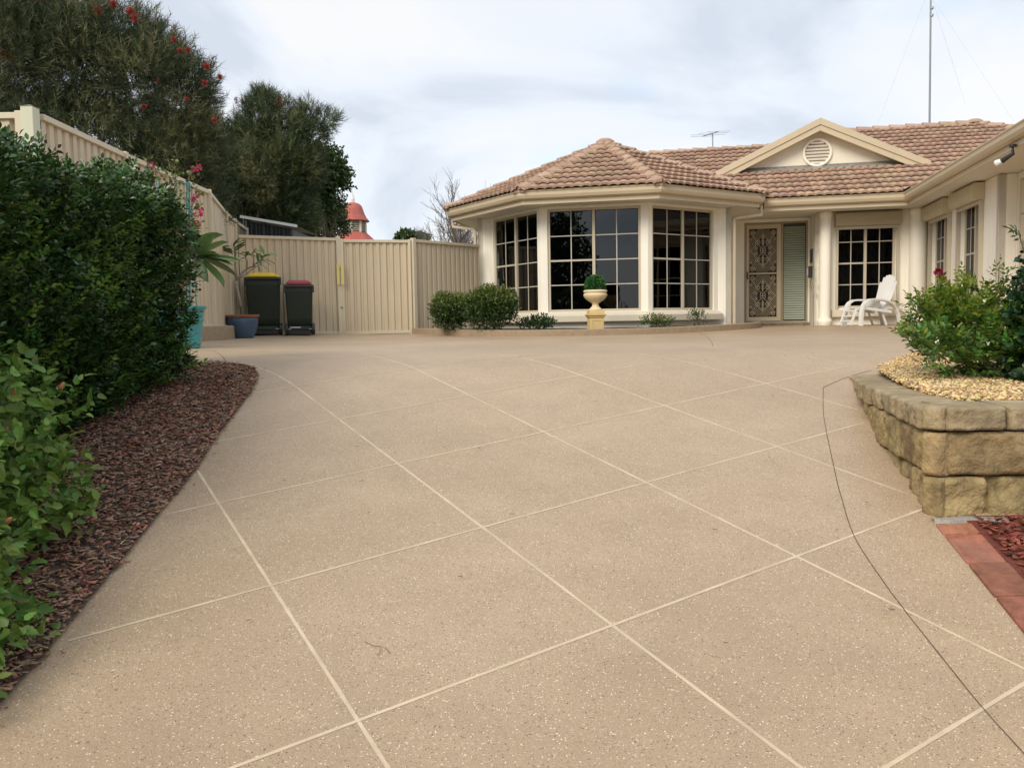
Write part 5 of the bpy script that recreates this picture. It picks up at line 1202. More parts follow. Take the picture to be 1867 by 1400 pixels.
# --- hedge
M_hedge = leaf_mat('murraya_green', (0.038, 0.092, 0.026), 0.7, 0.03, rough=0.27, trans=0.14, spec=0.6, col2=(0.055, 0.115, 0.026))
M_hedge_new = leaf_mat('hedge_new_growth', (0.13, 0.24, 0.035), 0.3, 0.02, rough=0.35, trans=0.25)
hd = thing('hedge', (-2.7, 4.5, -0.75), 'long dark glossy green hedge in the left bed in front of the side fence', 'hedge')
def hedge_pts(n, depth):
    X0, X1, Y0, Y1, ZT = -3.25, -2.25, 2.1, 5.86, 0.80
    ar = np.array([(Y1 - Y0) * 1.8, (Y1 - Y0) * (X1 - X0) * 1.0, (X1 - X0) * 1.5]); w = RNG.choice(3, n, p=ar / ar.sum())
    u, v, q = RNG.random(n), RNG.random(n), RNG.random(n) ** 1.3 * depth
    y = Y0 + (Y1 - Y0) * u; x = X0 + (X1 - X0) * v; P = np.zeros((n, 3)); Nn = np.zeros((n, 3))
    zb = np.array([H(-2.2, a) for a in y]) + 0.06
    f = w == 0; P[f] = np.column_stack([X1 - q[f], y[f], zb[f] + (ZT - zb[f]) * v[f]]); Nn[f] = (1, 0, .15)
    f = w == 1; P[f] = np.column_stack([x[f], y[f], ZT - q[f]]); Nn[f] = (0, 0, 1)
    f = w == 2; P[f] = np.column_stack([X0 + (X1 - X0) * u[f], Y1 - q[f], -0.25 + (ZT + .25) * v[f]]); Nn[f] = (.1, 1, .2)
    b = vnoise(P, 2.1) * 0.24 + vnoise(P, 5.5, 9) * 0.15 - .02
    P = P + Nn * b[:, None]
    P[:, 2] += 0.035 * (P[:, 1] - 4.0) * np.clip((P[:, 2] - .2) / .6, 0, 1)
    # round the long top edge and the far corner
    ex = np.clip((P[:, 0] + 2.45) / 0.35, 0, 1.5); ez = np.clip((P[:, 2] - 0.62) / 0.33, 0, 1.5); P[:, 2] -= 0.07 * ex ** 2 * ez; P[:, 0] -= 0.07 * ex * ez ** 2
    ey = np.clip((P[:, 1] - 5.75) / 0.3, 0, 1.3); P[:, 0] -= 0.08 * ey ** 2 * np.clip((P[:, 0] + 2.6) / .5, 0, 1); P[:, 2] -= .04 * ey ** 2 * ez
    low = np.clip((-0.15 - P[:, 2] + 0.2 * (P[:, 1] - 4)) / 0.6, 0, 1); P[:, 0] -= 0.08 * low * (w == 0)
    return P, Nn
C, Nn = hedge_pts(8600, 0.10); A = norm(Nn * .8 + A3((0, 0, .45)) + rand_dirs(len(C)) * .75)
P, D, N_ = pinnate(C, A, 3, 0.085); leaf_obj('foliage', 'ovate', P, D, N_, RNG.uniform(.024, .046, len(P)), RNG.uniform(.015, .024, len(P)), M_hedge, hd)
C, Nn = hedge_pts(42000, 0.42); C = C - Nn * 0.07; leaf_obj('inner_foliage', 'blade', C, rand_dirs(len(C)) + Nn * .3, rand_dirs(len(C)), RNG.uniform(.03, .055, len(C)), .024, M_hedge, hd)
n = 15000; C = np.column_stack([RNG.uniform(-3.2, -2.4, n), RNG.uniform(2.1, 5.7, n), RNG.uniform(0, 1, n)]); C[:, 2] = (-1.5 + .2 * C[:, 1]) * (1 - C[:, 2]) + .6 * C[:, 2]
leaf_obj('core_foliage', 'blade', C, rand_dirs(n), rand_dirs(n), RNG.uniform(.05, .08, n), .045, M_hedge, hd)
# new shoots, brighter
C, Nn = hedge_pts(700, 0.02); k_ = vnoise(C, 1.7, 33) > -0.05; C = C[k_]; Nn = Nn[k_]; A = norm(Nn + A3((0, 0, .5)) + rand_dirs(len(C)) * .4); P, D, N_ = pinnate(C + Nn * .03, A, 3, 0.085)
leaf_obj('new_shoots', 'ovate', P, D, N_, RNG.uniform(.022, .042, len(P)), RNG.uniform(.013, .022, len(P)), M_hedge_new, hd)
# taller sprays over the top
tops = []
for _ in range(130):
    x, y = RNG.uniform(-3.1, -2.3), RNG.uniform(2.6, 5.75); c = A3((x, y, 0.74 + .035 * (y - 4))); a = norm(A3([[RNG.normal() * .3, RNG.normal() * .3, 1]]))[0]; l = RNG.uniform(.04, .17)
    for s in np.arange(0, l, 0.03): tops.append((c + a * s, a * .35 + rand_dirs(1)[0] * .7))
C = A3([t[0] for t in tops]); A = A3([t[1] for t in tops]); P, D, N_ = pinnate(C, A, 3, 0.08)
leaf_obj('top_sprays', 'ovate', P, D, N_, RNG.uniform(.022, .042, len(P)), RNG.uniform(.014, .022, len(P)), M_hedge, hd)
for _ in range(26):
    y = RNG.uniform(2.6, 5.9); x = RNG.uniform(-3.0, -2.62); mb = MB(); z0 = H(x, y)
    mb.tube([(x, y, z0 - .02), (x + RNG.normal() * .04, y + RNG.normal() * .05, z0 + .5), (x + RNG.normal() * .1, y + RNG.normal() * .1, .7)], [.016, .011, .005], 5); mb.build('stem', M_bark, hd)

# --- near hibiscus
M_hib = leaf_mat('hibiscus_leaf', (0.10, 0.20, 0.035), 0.4, 0.03, rough=0.45, trans=0.28, col2=(0.15, 0.25, 0.045))
hb = thing('hibiscus_bush', (-1.9, 2.9, H(-1.9, 2.9)), 'light green toothed leaf bush with pink buds at the near left edge of the bed', 'bush')
lob = [((-2.06, 3.12, -.38), (.36, .38, .32)), ((-1.94, 2.82, -.62), (.27, .40, .32)), ((-1.72, 2.42, -.88), (.17, .30, .20)), ((-2.15, 2.9, -.22), (.36, .35, .20)), ((-1.92, 3.25, -.66), (.24, .24, .2)), ((-1.56, 2.2, -.95), (.12, .2, .11)), ((-1.72, 2.35, -.72), (.16, .28, .22)), ((-1.60, 2.45, -.93), (.14, .22, .10))]
C, d, _i = lobes_points(lob, 1900, 0.35); A = norm(d * .6 + A3((0, 0, .8)) + rand_dirs(len(C)) * .5); P, D, N_ = sprigs(C, A, 4, .62, .10)
N_ = norm(N_ * .6 + A3((.2, -.5, .8))); D = norm(D + A3((.15, -.1, -.1)))
keep = P[:, 2] > np.array([H(a, b) for a, b in P[:, :2]]) + .02; P, D, N_ = P[keep], D[keep], N_[keep]
Ls = RNG.uniform(.026, .062, len(P)); 
# the 300 that show largest are leaves of their own
px = 933 + FPX * P[:, 0] / P[:, 1]; front = (d_ := np.linalg.norm(P, axis=1)) + np.where((px > -10), 0, 5) - 0.25 * (P[:, 0] + 1.9); order = np.argsort(front); near, far_ = order[:300], order[300:]
leaf_obj('foliage', 'toothed', P[far_], D[far_], N_[far_], Ls[far_], Ls[far_] * .62, M_hib, hb)
T, F = LEAF['toothed']; LM = raw_mesh('leaf', T * A3((1, .62, 1)), [tuple(f) for f in F], M_hib)
def single_leaf(me, P, D, N_, L, parent, name='leaf'):
    D = Vector(D).normalized(); S = Vector(N_).cross(D).normalized(); U = D.cross(S); o_ = bpy.data.objects.new(name, me); COL.objects.link(o_); o_.parent = parent
    p = Vector(P) - OFF[parent.name]; o_.matrix_local = Matrix(((D.x * L, S.x * L, U.x * L, p.x), (D.y * L, S.y * L, U.y * L, p.y), (D.z * L, S.z * L, U.z * L, p.z), (0, 0, 0, 1))); return o_
for i in near: single_leaf(LM, P[i], D[i], N_[i], Ls[i], hb)
M_bud = mat('pink_bud', (0.42, 0.10, 0.07), 0.5, col2=(0.35, 0.22, 0.08), vscale=30)
BM = MB(); BM.lathe([(0, 0), (.006, .004), (.009, .014), (.007, .026), (.001, .036)], 8); BUD = raw_mesh('bud', BM.V, BM.F, M_bud, smooth_=True)
C2, d2, _i = lobes_points(lob, 26, 0.97)
for p, a in zip(C2, d2): o_ = bpy.data.objects.new('bud', BUD); COL.objects.link(o_); o_.parent = hb; o_.location = Vector(p + a * .03) - OFF[hb.name]; o_.rotation_euler = Vector(a + A3((0, 0, .7))).to_track_quat('Z', 'Y').to_euler()
for _ in range(22):
    i = RNG.integers(len(C)); mb = MB(); b = Vector((-1.95 + RNG.normal() * .1, 2.9 + RNG.normal() * .15, 0)); b.z = H(b.x, b.y); t_ = Vector(C[i]); mb.tube([b, b.lerp(t_, .5) + Vector((0, 0, .08)), t_], [.009, .006, .003], 5); mb.build('stem', M_bark, hb)

# --- frangipani helper
M_fr = leaf_mat('frangipani_leaf', (0.085, 0.16, 0.055), 0.2, 0.015, rough=0.4, trans=0.2, col2=(0.12, 0.20, 0.06))
def frleaf():
    V = []; n = 8
    for i in range(n + 1):
        f = i / n; w = 0.0 if i in (0,) else 0.155 * math.sin(PI * min(1, (f - .06) / .94 if f > .06 else 0) ** 1.15) ** .8 + (.012 if f < 1 else 0); z = -.22 * f * f
        V += [(f, -w, z + .05 * (w > .05)), (f, 0, z), (f, w, z + .05 * (w > .05))]
    F = [(3 * i + a, 3 * i + a + 1, 3 * i + 4 + a, 3 * i + 3 + a) for i in range(n) for a in (0, 1)]
    return raw_mesh('leaf', V, F, M_fr, smooth_=True)
FL = frleaf()
M_frst = mat('frangipani_bark', (0.30, 0.26, 0.21), 0.85, var=0.2, vscale=25, bump=.5, bscale=60)
def cluster(c, axis, n, L, parent, up=.5):
    axis = Vector(axis).normalized()
    for k in range(n):
        a = 2.4 * k; e_ = axis.orthogonal().normalized(); e2_ = axis.cross(e_); dr = (e_ * math.cos(a) + e2_ * math.sin(a)) + axis * random.uniform(.1, .8) + Vector((0, 0, random.uniform(-.25, up)))
        single_leaf(FL, Vector(c) - axis * .02 * k * L * 3, dr, Vector((0, 0, 1)) + Vector(RNG.normal(size=3)) * .3, L * random.uniform(.75, 1.15), parent)
# potted frangipani beside the bins
py_ = 13.25; pb = pt(442, 605, py_); pb.z = H(pb.x, pb.y)
fp = thing('blue_pot', pb, 'round glazed blue pot with a terracotta rim near the fence corner', 'pot'); k_ = py_ / FPX
zz = lambda y: pt(442, y, py_).z
M_blue = mat('blue_glaze', (0.05, 0.10, 0.17), 0.35, var=0.25, vscale=5, stain=.4, stain_col=(.03, .05, .08)); M_terr = mat('worn_terracotta', (0.30, 0.13, 0.065), 0.8, var=.2, vscale=10)
top = pb.z + 0.365
mb = MB(); mb.lathe([(.155, pb.z), (.17, pb.z + .02), (.215, pb.z + .12), (.245, pb.z + .22), (.25, pb.z + .29), (.242, top - .045)], 36, (pb.x, pb.y, 0)); mb.build('body', M_blue, fp, smooth_=True)
mb = MB(); mb.lathe([(.242, top - .045), (.262, top - .03), (.272, top - .005), (.268, top), (.245, top), (.235, top - .05), (.0, top - .05)], 36, (pb.x, pb.y, 0)); mb.build('rim', M_terr, fp, smooth_=False)
mb = MB(); mb.lathe([(.235, top - .06), (.235, top - .035), (0.01, top - .03)], 24, (pb.x, pb.y, 0)); mb.build('soil', M_soil, fp)
ft = thing('frangipani_tree', (pb.x, pb.y, top - .03), 'young forked frangipani with few leaves growing in the blue pot', 'plant')
def W(px_, py__, Y=py_): return pt(px_, py__, Y)
segs = [([(439, 560), (434, 535), (431, 512)], (.032, .026, .022)), ([(431, 512), (429, 485), (427, 462), (424, 448)], (.02, .016, .014, .010)), ([(431, 512), (441, 498), (450, 489), (462, 484)], (.02, .017, .014, .012)),
        ([(450, 489), (451, 476), (447, 466)], (.013, .01, .008)), ([(462, 484), (463, 472), (460, 462)], (.012, .01, .008)), ([(462, 484), (470, 478), (478, 470), (483, 465)], (.012, .011, .009, .007)), ([(431, 512), (446, 502), (462, 488), (473, 480)], (.012, .01, .008, .007))]
for L, R_ in segs:
    mb = MB(); mb.tube([W(*p) + Vector((0, .05 * (i - 1) * (-1) ** len(L), 0)) if i > 0 else W(*p) for i, p in enumerate(L)], list(R_), 7); mb.build('trunk' if L[0][1] == 560 else 'branch', M_frst, ft, smooth_=True)
cluster(W(424, 448), (-.1, 0, 1), 10, .26, ft); cluster(W(447, 466), (-.2, 0, 1), 5, .18, ft); cluster(W(460, 462), (0, 0, 1), 6, .19, ft); cluster(W(483, 465), (.5, 0, .7), 9, .22, ft, .3); cluster(W(473, 480), (.6, -.2, .2), 6, .17, ft, .1)
# large frangipani at the hedge end
bx = Vector((-2.62, 6.5, H(-2.6, 6.5))); fg = thing('frangipani_tree', bx, 'big leaved frangipani standing behind the far end of the hedge', 'plant')
tip = pt(357, 470, 6.45); mb = MB(); mb.tube([bx, bx + Vector((.02, 0, .45)), pt(335, 508, 6.45), tip], [.03, .026, .02, .015], 8); mb.build('trunk', M_frst, fg, smooth_=True)
tip2 = pt(338, 455, 6.6); mb = MB(); mb.tube([bx + Vector((.02, 0, .45)), pt(330, 500, 6.5), tip2], [.02, .018, .013], 8); mb.build('branch', M_frst, fg, smooth_=True)
for (dr, L) in (((1, -.1, .12), .46), ((.75, -.3, -.45), .42), ((.9, .3, -.25), .40), ((.55, -.2, .75), .32), ((.1, -.3, .9), .30), ((.5, .4, .5), .34), ((.95, .1, .0), .34), ((.4, -.5, -.6), .30), ((-.3, -.6, .5), .3), ((.8, -.45, .25), .33), ((1, .35, .1), .38)):
    single_leaf(FL, tip - Vector(dr) * .02, dr, Vector((0, 0, 1)) + Vector(RNG.normal(size=3)) * .35, L * .86, fg)
cluster(tip2, (0, 0, 1), 6, .30, fg)

# --- teal pot, trellis and bougainvillea
tY = 8.5; tc_ = pt(326, 632, tY); tc_.z = H(tc_.x, tY); M_teal = mat('teal_glaze', (0.04, 0.30, 0.33), 0.35, var=.15, vscale=5, stain=.3, stain_col=(.05, .16, .17))
tpz = tc_.z + .42; tpot = thing('teal_pot', tc_, 'tall teal glazed pot half hidden by the end of the hedge', 'pot')
mb = MB(); mb.lathe([(.205, tc_.z), (.21, tc_.z + .03), (.218, tc_.z + .04), (.225, tc_.z + .12), (.24, tc_.z + .26), (.25, tc_.z + .265), (.252, tc_.z + .285), (.245, tc_.z + .29), (.258, tpz - .035), (.28, tpz - .03), (.283, tpz - .004), (.26, tpz), (.25, tpz - .05), (0, tpz - .05)], 36, (tc_.x, tc_.y, 0)); mb.build('body', M_teal, tpot)
mb = MB(); mb.lathe([(.25, tpz - .05), (.24, tpz - .03), (0.01, tpz - .025)], 24, (tc_.x, tc_.y, 0)); mb.build('soil', M_soil, tpot)
tr = thing('trellis', (tc_.x, tc_.y, tpz - .03), 'thin teal metal plant trellis standing in the teal pot', 'trellis'); M_tm = mat('teal_painted_metal', (0.03, 0.24, 0.26), 0.4)
TT = lambda x, y: pt(x, y, tY)
for L, r_ in (([(346, 557), (345, 335)], .011), ([(358, 556), (351, 450), (349, 337)], .006), ([(290, 560), (290, 323)], .008), ([(288, 336), (347, 334)], .006), ([(290, 420), (346, 420)], .005), ([(346, 520), (357, 520)], .005), ([(346, 480), (354, 480)], .005), ([(340, 334), (341, 556)], .006), ([(341, 375), (346, 375)], .006), ([(341, 410), (346, 410)], .006)):
    mb = MB(); mb.tube([TT(*p) for p in L], r_, 6); mb.build('rod', M_tm, tr)
bg_ = thing('bougainvillea', (tc_.x, tc_.y, tpz - .03), 'thin bougainvillea with magenta flowers climbing the teal trellis', 'plant')
M_bog = leaf_mat('bougainvillea_leaf', (0.13, 0.16, 0.04), 0.35, 0.03, trans=.25); M_mag = mat('magenta_bract', (0.46, 0.025, 0.12), .6, rnd=.3, trans=.3)
vines = [[(335, 556), (330, 470), (325, 400), (322, 340), (318, 300)], [(340, 556), (338, 450), (336, 380), (345, 320), (358, 305)], [(338, 420), (350, 375), (362, 352), (372, 350)], [(325, 380), (305, 330), (285, 308), (275, 300)], [(322, 340), (312, 310), (306, 290)], [(345, 430), (355, 412), (366, 405)], [(336, 400), (350, 385), (362, 372)]]
Pc = []
for L in vines:
    W3 = [pt(x, y, tY + RNG.uniform(-.1, .1)) for x, y in L]; mb = MB(); mb.tube(W3, .004, 4); mb.build('stem', M_bark, bg_)
    for a, b in zip(W3[:-1], W3[1:]):
        for _ in range(15): Pc.append(a.lerp(b, random.random()) + Vector(RNG.normal(size=3)) * .035)
Pc = A3(Pc); leaf_obj('foliage', 'ovate', Pc, rand_dirs(len(Pc)) + A3((0, 0, -.3)), rand_dirs(len(Pc)), RNG.uniform(.03, .055, len(Pc)), .032, M_bog, bg_)
for (x, y, s) in ((275, 302, .035), (360, 306, .04), (352, 310, .03), (352, 365, .03), (357, 358, .03), (362, 388, .045), (360, 408, .035), (349, 412, .025)):
    c = A3(pt(x, y, tY - .08)); s *= .78; n = 22; d = rand_dirs(n); V, F, kk_ = leaves('ovate', c + d * s * .6, d, rand_dirs(n), s * 1.0, s * .7); me = big_mesh('flower', V - A3(OFF[bg_.name]), F, 3, M_mag, np.repeat(RNG.random(n) * .99, kk_)); link('flower', me, bg_)

# --- shrubs in the bay bed
def shrub(name, label, c, r, n, mats, L=.035, base=None, per=5, stems=7, shell=.45, kind='blade', wl=.5, group=None, cat='shrub', up=.7, sp=.10):
    c = Vector(c); g = Vector((c.x, c.y, H(c.x, c.y) + .06)) if base is None else Vector(base); t_ = thing(name, g, label, cat, group)
    m1 = mats[0]; lobs = [((c.x, c.y, c.z), r)] + [((c.x + r[0] * .45 * math.cos(a), c.y + r[1] * .4 * math.sin(a), c.z + r[2] * (.2 + .25 * math.sin(a * 3 + c.x))), (r[0] * .6, r[1] * .6, r[2] * .68)) for a in (0.3, 1.9, 3.2, 4.6, 5.5)]
    C, d, _i = lobes_points(lobs, n, shell); A = norm(d * .7 + A3((0, 0, up)) + rand_dirs(n) * .4); P, D, N_ = sprigs(C, A, per, .45, sp); ok = P[:, 2] > g.z + .005; P, D, N_ = P[ok], D[ok], N_[ok]
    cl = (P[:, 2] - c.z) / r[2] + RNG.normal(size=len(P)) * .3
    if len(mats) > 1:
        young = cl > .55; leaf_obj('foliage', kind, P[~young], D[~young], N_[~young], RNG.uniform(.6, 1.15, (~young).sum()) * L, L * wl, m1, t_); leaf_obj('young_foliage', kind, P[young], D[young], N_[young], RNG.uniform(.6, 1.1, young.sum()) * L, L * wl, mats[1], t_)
    else: leaf_obj('foliage', kind, P, D, N_, RNG.uniform(.6, 1.15, len(P)) * L, L * wl, m1, t_)
    for k in range(stems):
        i = RNG.integers(n); mb = MB(); q = Vector(C[i]); b = g + Vector((RNG.normal() * .05, RNG.normal() * .05, -.03)); mb.tube([b, b.lerp(q, .5) + Vector((RNG.normal() * .03, 0, .05)), q], [.010, .006, .003], 5); mb.build('stem', M_bark, t_)
    return t_
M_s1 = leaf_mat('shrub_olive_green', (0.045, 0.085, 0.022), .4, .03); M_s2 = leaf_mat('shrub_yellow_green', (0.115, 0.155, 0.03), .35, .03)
def PW(x, y, Y): return pt(x, y, Y)
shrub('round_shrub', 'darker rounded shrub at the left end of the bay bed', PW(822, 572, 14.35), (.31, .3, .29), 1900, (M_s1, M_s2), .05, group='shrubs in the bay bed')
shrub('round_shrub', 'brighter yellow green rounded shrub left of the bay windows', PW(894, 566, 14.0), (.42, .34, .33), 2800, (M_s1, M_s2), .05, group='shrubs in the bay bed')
M_s3 = leaf_mat('rose_leaf_dark', (0.03, 0.07, 0.022), .4, .02)
shrub('low_plant', 'low dark trailing plant under the left end of the bay sill', PW(978, 594, 14.15), (.29, .16, .09), 210, (M_s3,), .045, kind='ovate', wl=.6, group='low plants in the bay bed', cat='plant', per=4, sp=.12)
shrub('low_plant', 'low leafy plant right of the yellow urn', PW(1197, 590, 13.9), (.23, .12, .07), 170, (M_s1, M_s2), .04, kind='ovate', wl=.55, group='low plants in the bay bed', cat='plant', per=4, sp=.12)
shrub('low_plant', 'small upright plant at the right end of the bay sill', PW(1271, 583, 14.3), (.13, .10, .11), 70, (M_s1,), .035, kind='ovate', wl=.5, group='low plants in the bay bed', cat='plant', per=5, sp=.11)
mb = MB(); p = pt(1163, 596, 13.9); mb.tube([(p.x, p.y, H(p.x, p.y)), (p.x, p.y, p.z + .03)], .012, 6); o_ = mb.build('garden_stake', M_metal, None, off=(p.x, p.y, H(p.x, p.y))); props(o_, 'short dark metal stake in the bay bed right of the urn', 'stake')

# --- right hand shrub on the gravel
M_r1 = leaf_mat('garden_shrub_green', (0.085, 0.17, 0.03), .4, .025, rough=.35); M_r2 = leaf_mat('garden_shrub_new_growth', (0.19, 0.25, 0.03), .3, .03, rough=.4, trans=.3)
rY = 4.85; base = Vector((2.72, 4.7, ZB(2.72, 4.7)))
rs = thing('garden_shrub', base, 'bushy green shrub with yellow new growth on the gravel above the block wall', 'shrub')
def lb(x, y, Y, rx, ry, rd): c = pt(x, y, Y); k = Y / FPX; return ((c.x, c.y, c.z), (rx * k, rd, ry * k))
lobs = [lb(1790, 615, 4.8, 80, 62, .30), lb(1725, 600, 4.9, 62, 42, .22), lb(1845, 600, 4.9, 60, 60, .25), lb(1695, 565, 5.0, 42, 34, .12), lb(1775, 555, 4.9, 56, 34, .2), lb(1700, 630, 4.6, 42, 24, .12), lb(1830, 655, 4.6, 70, 34, .2), lb(1745, 648, 4.6, 40, 26, .15)]
C, d, _i = lobes_points(lobs, 760, .3); A = norm(d * .7 + A3((0, 0, .5)) + rand_dirs(len(C)) * .5); P, D, N_ = pinnate(C, A, 3, .075); ok = P[:, 2] > base.z + .01; P, D, N_ = P[ok], D[ok], N_[ok]
ph = (P[:, 2] - (-.05)) / .14 + RNG.normal(size=len(P)) * .8; yg = ph > .35
leaf_obj('foliage', 'ovate', P[~yg], D[~yg], N_[~yg], RNG.uniform(.030, .056, (~yg).sum()), .022, M_r1, rs); leaf_obj('new_growth', 'ovate', P[yg], D[yg], N_[yg], RNG.uniform(.026, .046, yg.sum()), .018, M_r2, rs)
def spray(L, n, m, parent, Y, wob=.02, Ls=(.022, .038)):
    W3 = [pt(x, y, Y) for x, y in L]; mb = MB(); mb.tube(W3, [.004] * (len(W3) - 1) + [.0015], 5); mb.build('stem', M_bark, parent)
    C = []; A = []
    for k in range(n):
        f = k / (n - 1) * (len(W3) - 1); i = min(int(f), len(W3) - 2); C.append(W3[i].lerp(W3[i + 1], f - i)); A.append((W3[i + 1] - W3[i]).normalized() * .6 + Vector(RNG.normal(size=3)) * .6)
    P, D, N_ = pinnate(A3(C), A3(A), 2, .05); leaf_obj('spray', 'ovate', P, D, N_, RNG.uniform(*Ls, len(P)), .014, m, parent)
spray([(1800, 600), (1808, 560), (1820, 520), (1822, 485)], 20, M_r2, rs, 4.9); spray([(1812, 590), (1822, 540), (1835, 505), (1838, 492)], 12, M_r1, rs, 4.9); spray([(1752, 580), (1756, 545), (1756, 498)], 14, M_r2, rs, 4.95); spray([(1700, 600), (1680, 575), (1668, 548)], 14, M_r1, rs, 4.9)
spray([(1720, 570), (1730, 530), (1726, 510)], 14, M_r2, rs, 5.0); spray([(1700, 620), (1670, 612), (1645, 606)], 12, M_r2, rs, 4.7); spray([(1720, 650), (1690, 645), (1672, 640)], 9, M_r1, rs, 4.6); spray([(1725, 560), (1712, 545), (1700, 525)], 12, M_r1, rs, 5.0); spray([(1780, 560), (1790, 540), (1770, 520)], 9, M_r1, rs, 4.9); spray([(1735, 640), (1700, 655), (1688, 668)], 8, M_r1, rs, 4.55)
for k in range(16):
    i = RNG.integers(len(C)); mb = MB(); q = Vector(C[i]); b = base + Vector((RNG.normal() * .08, RNG.normal() * .06, -.02)); mb.tube([b, b.lerp(q, .5) + Vector((0, 0, .04)), q], [.009, .006, .003], 5); mb.build('stem', M_bark, rs)
for q in range(16):   # small cream blossoms
    c = C[RNG.integers(len(C))] + A3((0, -.05, .03)); V, F, kk_ = leaves('ovate', np.repeat(c[None], 5, 0), rand_dirs(5), rand_dirs(5), .014, .009); link('blossom', big_mesh('blossom', V - A3(OFF[rs.name]), F, 3, mat('cream_petal', (.75, .72, .5), .6)), rs)
# red rose just behind it
rb = Vector((2.62, 5.35, ZB(2.62, 5.35))); ro = thing('rose_bush', rb, 'thin rose bush with a dark red bloom and reddish leaves behind the green shrub', 'rose')
M_rl = leaf_mat('reddish_rose_leaf', (0.20, 0.06, 0.03), .4, .04, col2=(0.12, 0.15, 0.03)); rpt = lambda x, y: pt(x, y, 5.3)
for L in ([(1722, 640), (1716, 570), (1712, 510)], [(1720, 630), (1700, 560), (1682, 535)], [(1722, 620), (1726, 560), (1722, 530)]):
    W3 = [rpt(*p) for p in L]; mb = MB(); mb.tube(W3, .004, 5); mb.build('stem', M_bark, ro); C2 = A3([W3[0].lerp(W3[1], .5), W3[1], W3[1].lerp(W3[2], .3), W3[1].lerp(W3[2], .6), W3[1].lerp(W3[2], .85)]); C2 = np.repeat(C2, 3, 0); P, D, N_ = pinnate(C2, rand_dirs(len(C2)) + A3((0, 0, .3)), 2, .06); leaf_obj('foliage', 'ovate', P, D, N_, .032, .02, M_rl, ro)
for (x, y, s) in ((1710, 497, .026), (1717, 508, .017)):
    c = A3(rpt(x, y)); n = 30; d = norm(rand_dirs(n) + A3((0, 0, .5))); V, F, kk_ = leaves('ovate', c + d * s * .3, d, rand_dirs(n), s, s * .9); link('bloom', big_mesh('bloom', V - A3(OFF[ro.name]), F, 3, mat('crimson_petal', (.30, .008, .03), .6, rnd=.3), np.repeat(RNG.random(n) * .99, kk_)), ro)
# dark bush at the right edge
db = Vector((3.02, 4.55, ZB(3.0, 4.5))); dk = thing('dark_shrub', db, 'dark broad leaved shrub cut off by the right edge of the view', 'shrub')
lobs = [lb(1905, 600, 4.5, 42, 75, .2), lb(1895, 540, 4.6, 30, 30, .15), lb(1915, 500, 4.6, 36, 40, .2), lb(1905, 660, 4.4, 46, 45, .2), lb(1950, 590, 4.6, 70, 110, .3)]
C, d, _i = lobes_points(lobs, 1300, .4); P, D, N_ = sprigs(C, norm(d + rand_dirs(len(C)) * .5), 4, .6, .08); ok = P[:, 2] > db.z
leaf_obj('foliage', 'ovate', P[ok], D[ok], N_[ok], RNG.uniform(.03, .05, ok.sum()), .034, leaf_mat('dark_round_leaf', (0.018, 0.055, 0.018), .4, .02, rough=.3), dk)
for L in ([(1880, 500), (1862, 442), (1858, 425)],): spray(L, 6, M_hedge, dk, 4.6, Ls=(.03, .05))
for k in range(8):
    i = RNG.integers(len(C)); mb = MB(); q = Vector(C[i]); mb.tube([db, db.lerp(q, .5), q], [.010, .007, .003], 5); mb.build('stem', M_bark, dk)

# ------------------------------------------------------------------ trees behind the fence
def limb_tree(t_, base, tips, r0, m, n=6, trunk='trunk', sag=.1):
    base = Vector(base); mid = Vector((sum(t[0] for t in tips) / len(tips), sum(t[1] for t in tips) / len(tips), base.z + (min(t[2] for t in tips) - base.z) * .35))
    fork = base.lerp(mid, .8); mb = MB(); mb.tube([base, base.lerp(fork, .5) + Vector((.05, .03, 0)), fork], [r0, r0 * .8, r0 * .65], 9); mb.build(trunk, m, t_)
    for tp in tips:
        tp = fork.lerp(Vector(tp), .82); a = fork.lerp(tp, .35) + Vector(RNG.normal(size=3)) * .12; b = fork.lerp(tp, .7) + Vector(RNG.normal(size=3)) * .1; mb = MB(); mb.tube([fork, a, b, tp], [r0 * .45, r0 * .3, r0 * .18, .008], 6)
        for _ in range(6):
            q = a.lerp(tp, random.random() * .7); e_ = q + Vector(RNG.normal(size=3)) * .22; mb.tube([q, q.lerp(e_, .5) + Vector((0, 0, .05)), e_], [r0 * .1, r0 * .06, .004], 4)
        mb.build('limb', m, t_)
def tree(label, base, lobs, nsp, per, L, W_, mats, spr=.35, slen=.22, up=.55, shell=.5, r0=.12, kind='needle', name='tree', extra=None, jit=.2, droop=0.0):
    t_ = thing(name, base, label, 'tree', 'trees behind the side fence')
    C, d, idx = lobes_points(lobs, nsp, shell); A = norm(d * .8 + A3((0, 0, up)) + rand_dirs(nsp) * .45)
    gap = vnoise(C, 1.35, 21) + .5 * vnoise(C, 3.1, 4) > -.36; C, A = C[gap], A[gap]; nsp = len(C)
    P, D, N_ = sprigs(C, A, per, spr, slen, jit); D = norm(D + A3((0, 0, -droop)))
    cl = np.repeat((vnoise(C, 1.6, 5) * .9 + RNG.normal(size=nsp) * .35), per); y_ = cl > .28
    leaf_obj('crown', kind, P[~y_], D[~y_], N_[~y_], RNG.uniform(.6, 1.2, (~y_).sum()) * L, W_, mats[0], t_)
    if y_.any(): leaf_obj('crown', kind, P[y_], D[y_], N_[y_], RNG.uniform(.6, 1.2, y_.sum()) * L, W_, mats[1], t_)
    limb_tree(t_, base, [l[0] for l in lobs[:9]], r0, M_bark)
    return t_
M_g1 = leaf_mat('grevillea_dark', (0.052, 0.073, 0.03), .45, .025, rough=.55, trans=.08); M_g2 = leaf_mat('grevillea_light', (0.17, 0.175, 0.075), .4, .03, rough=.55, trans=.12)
BY = 13.2
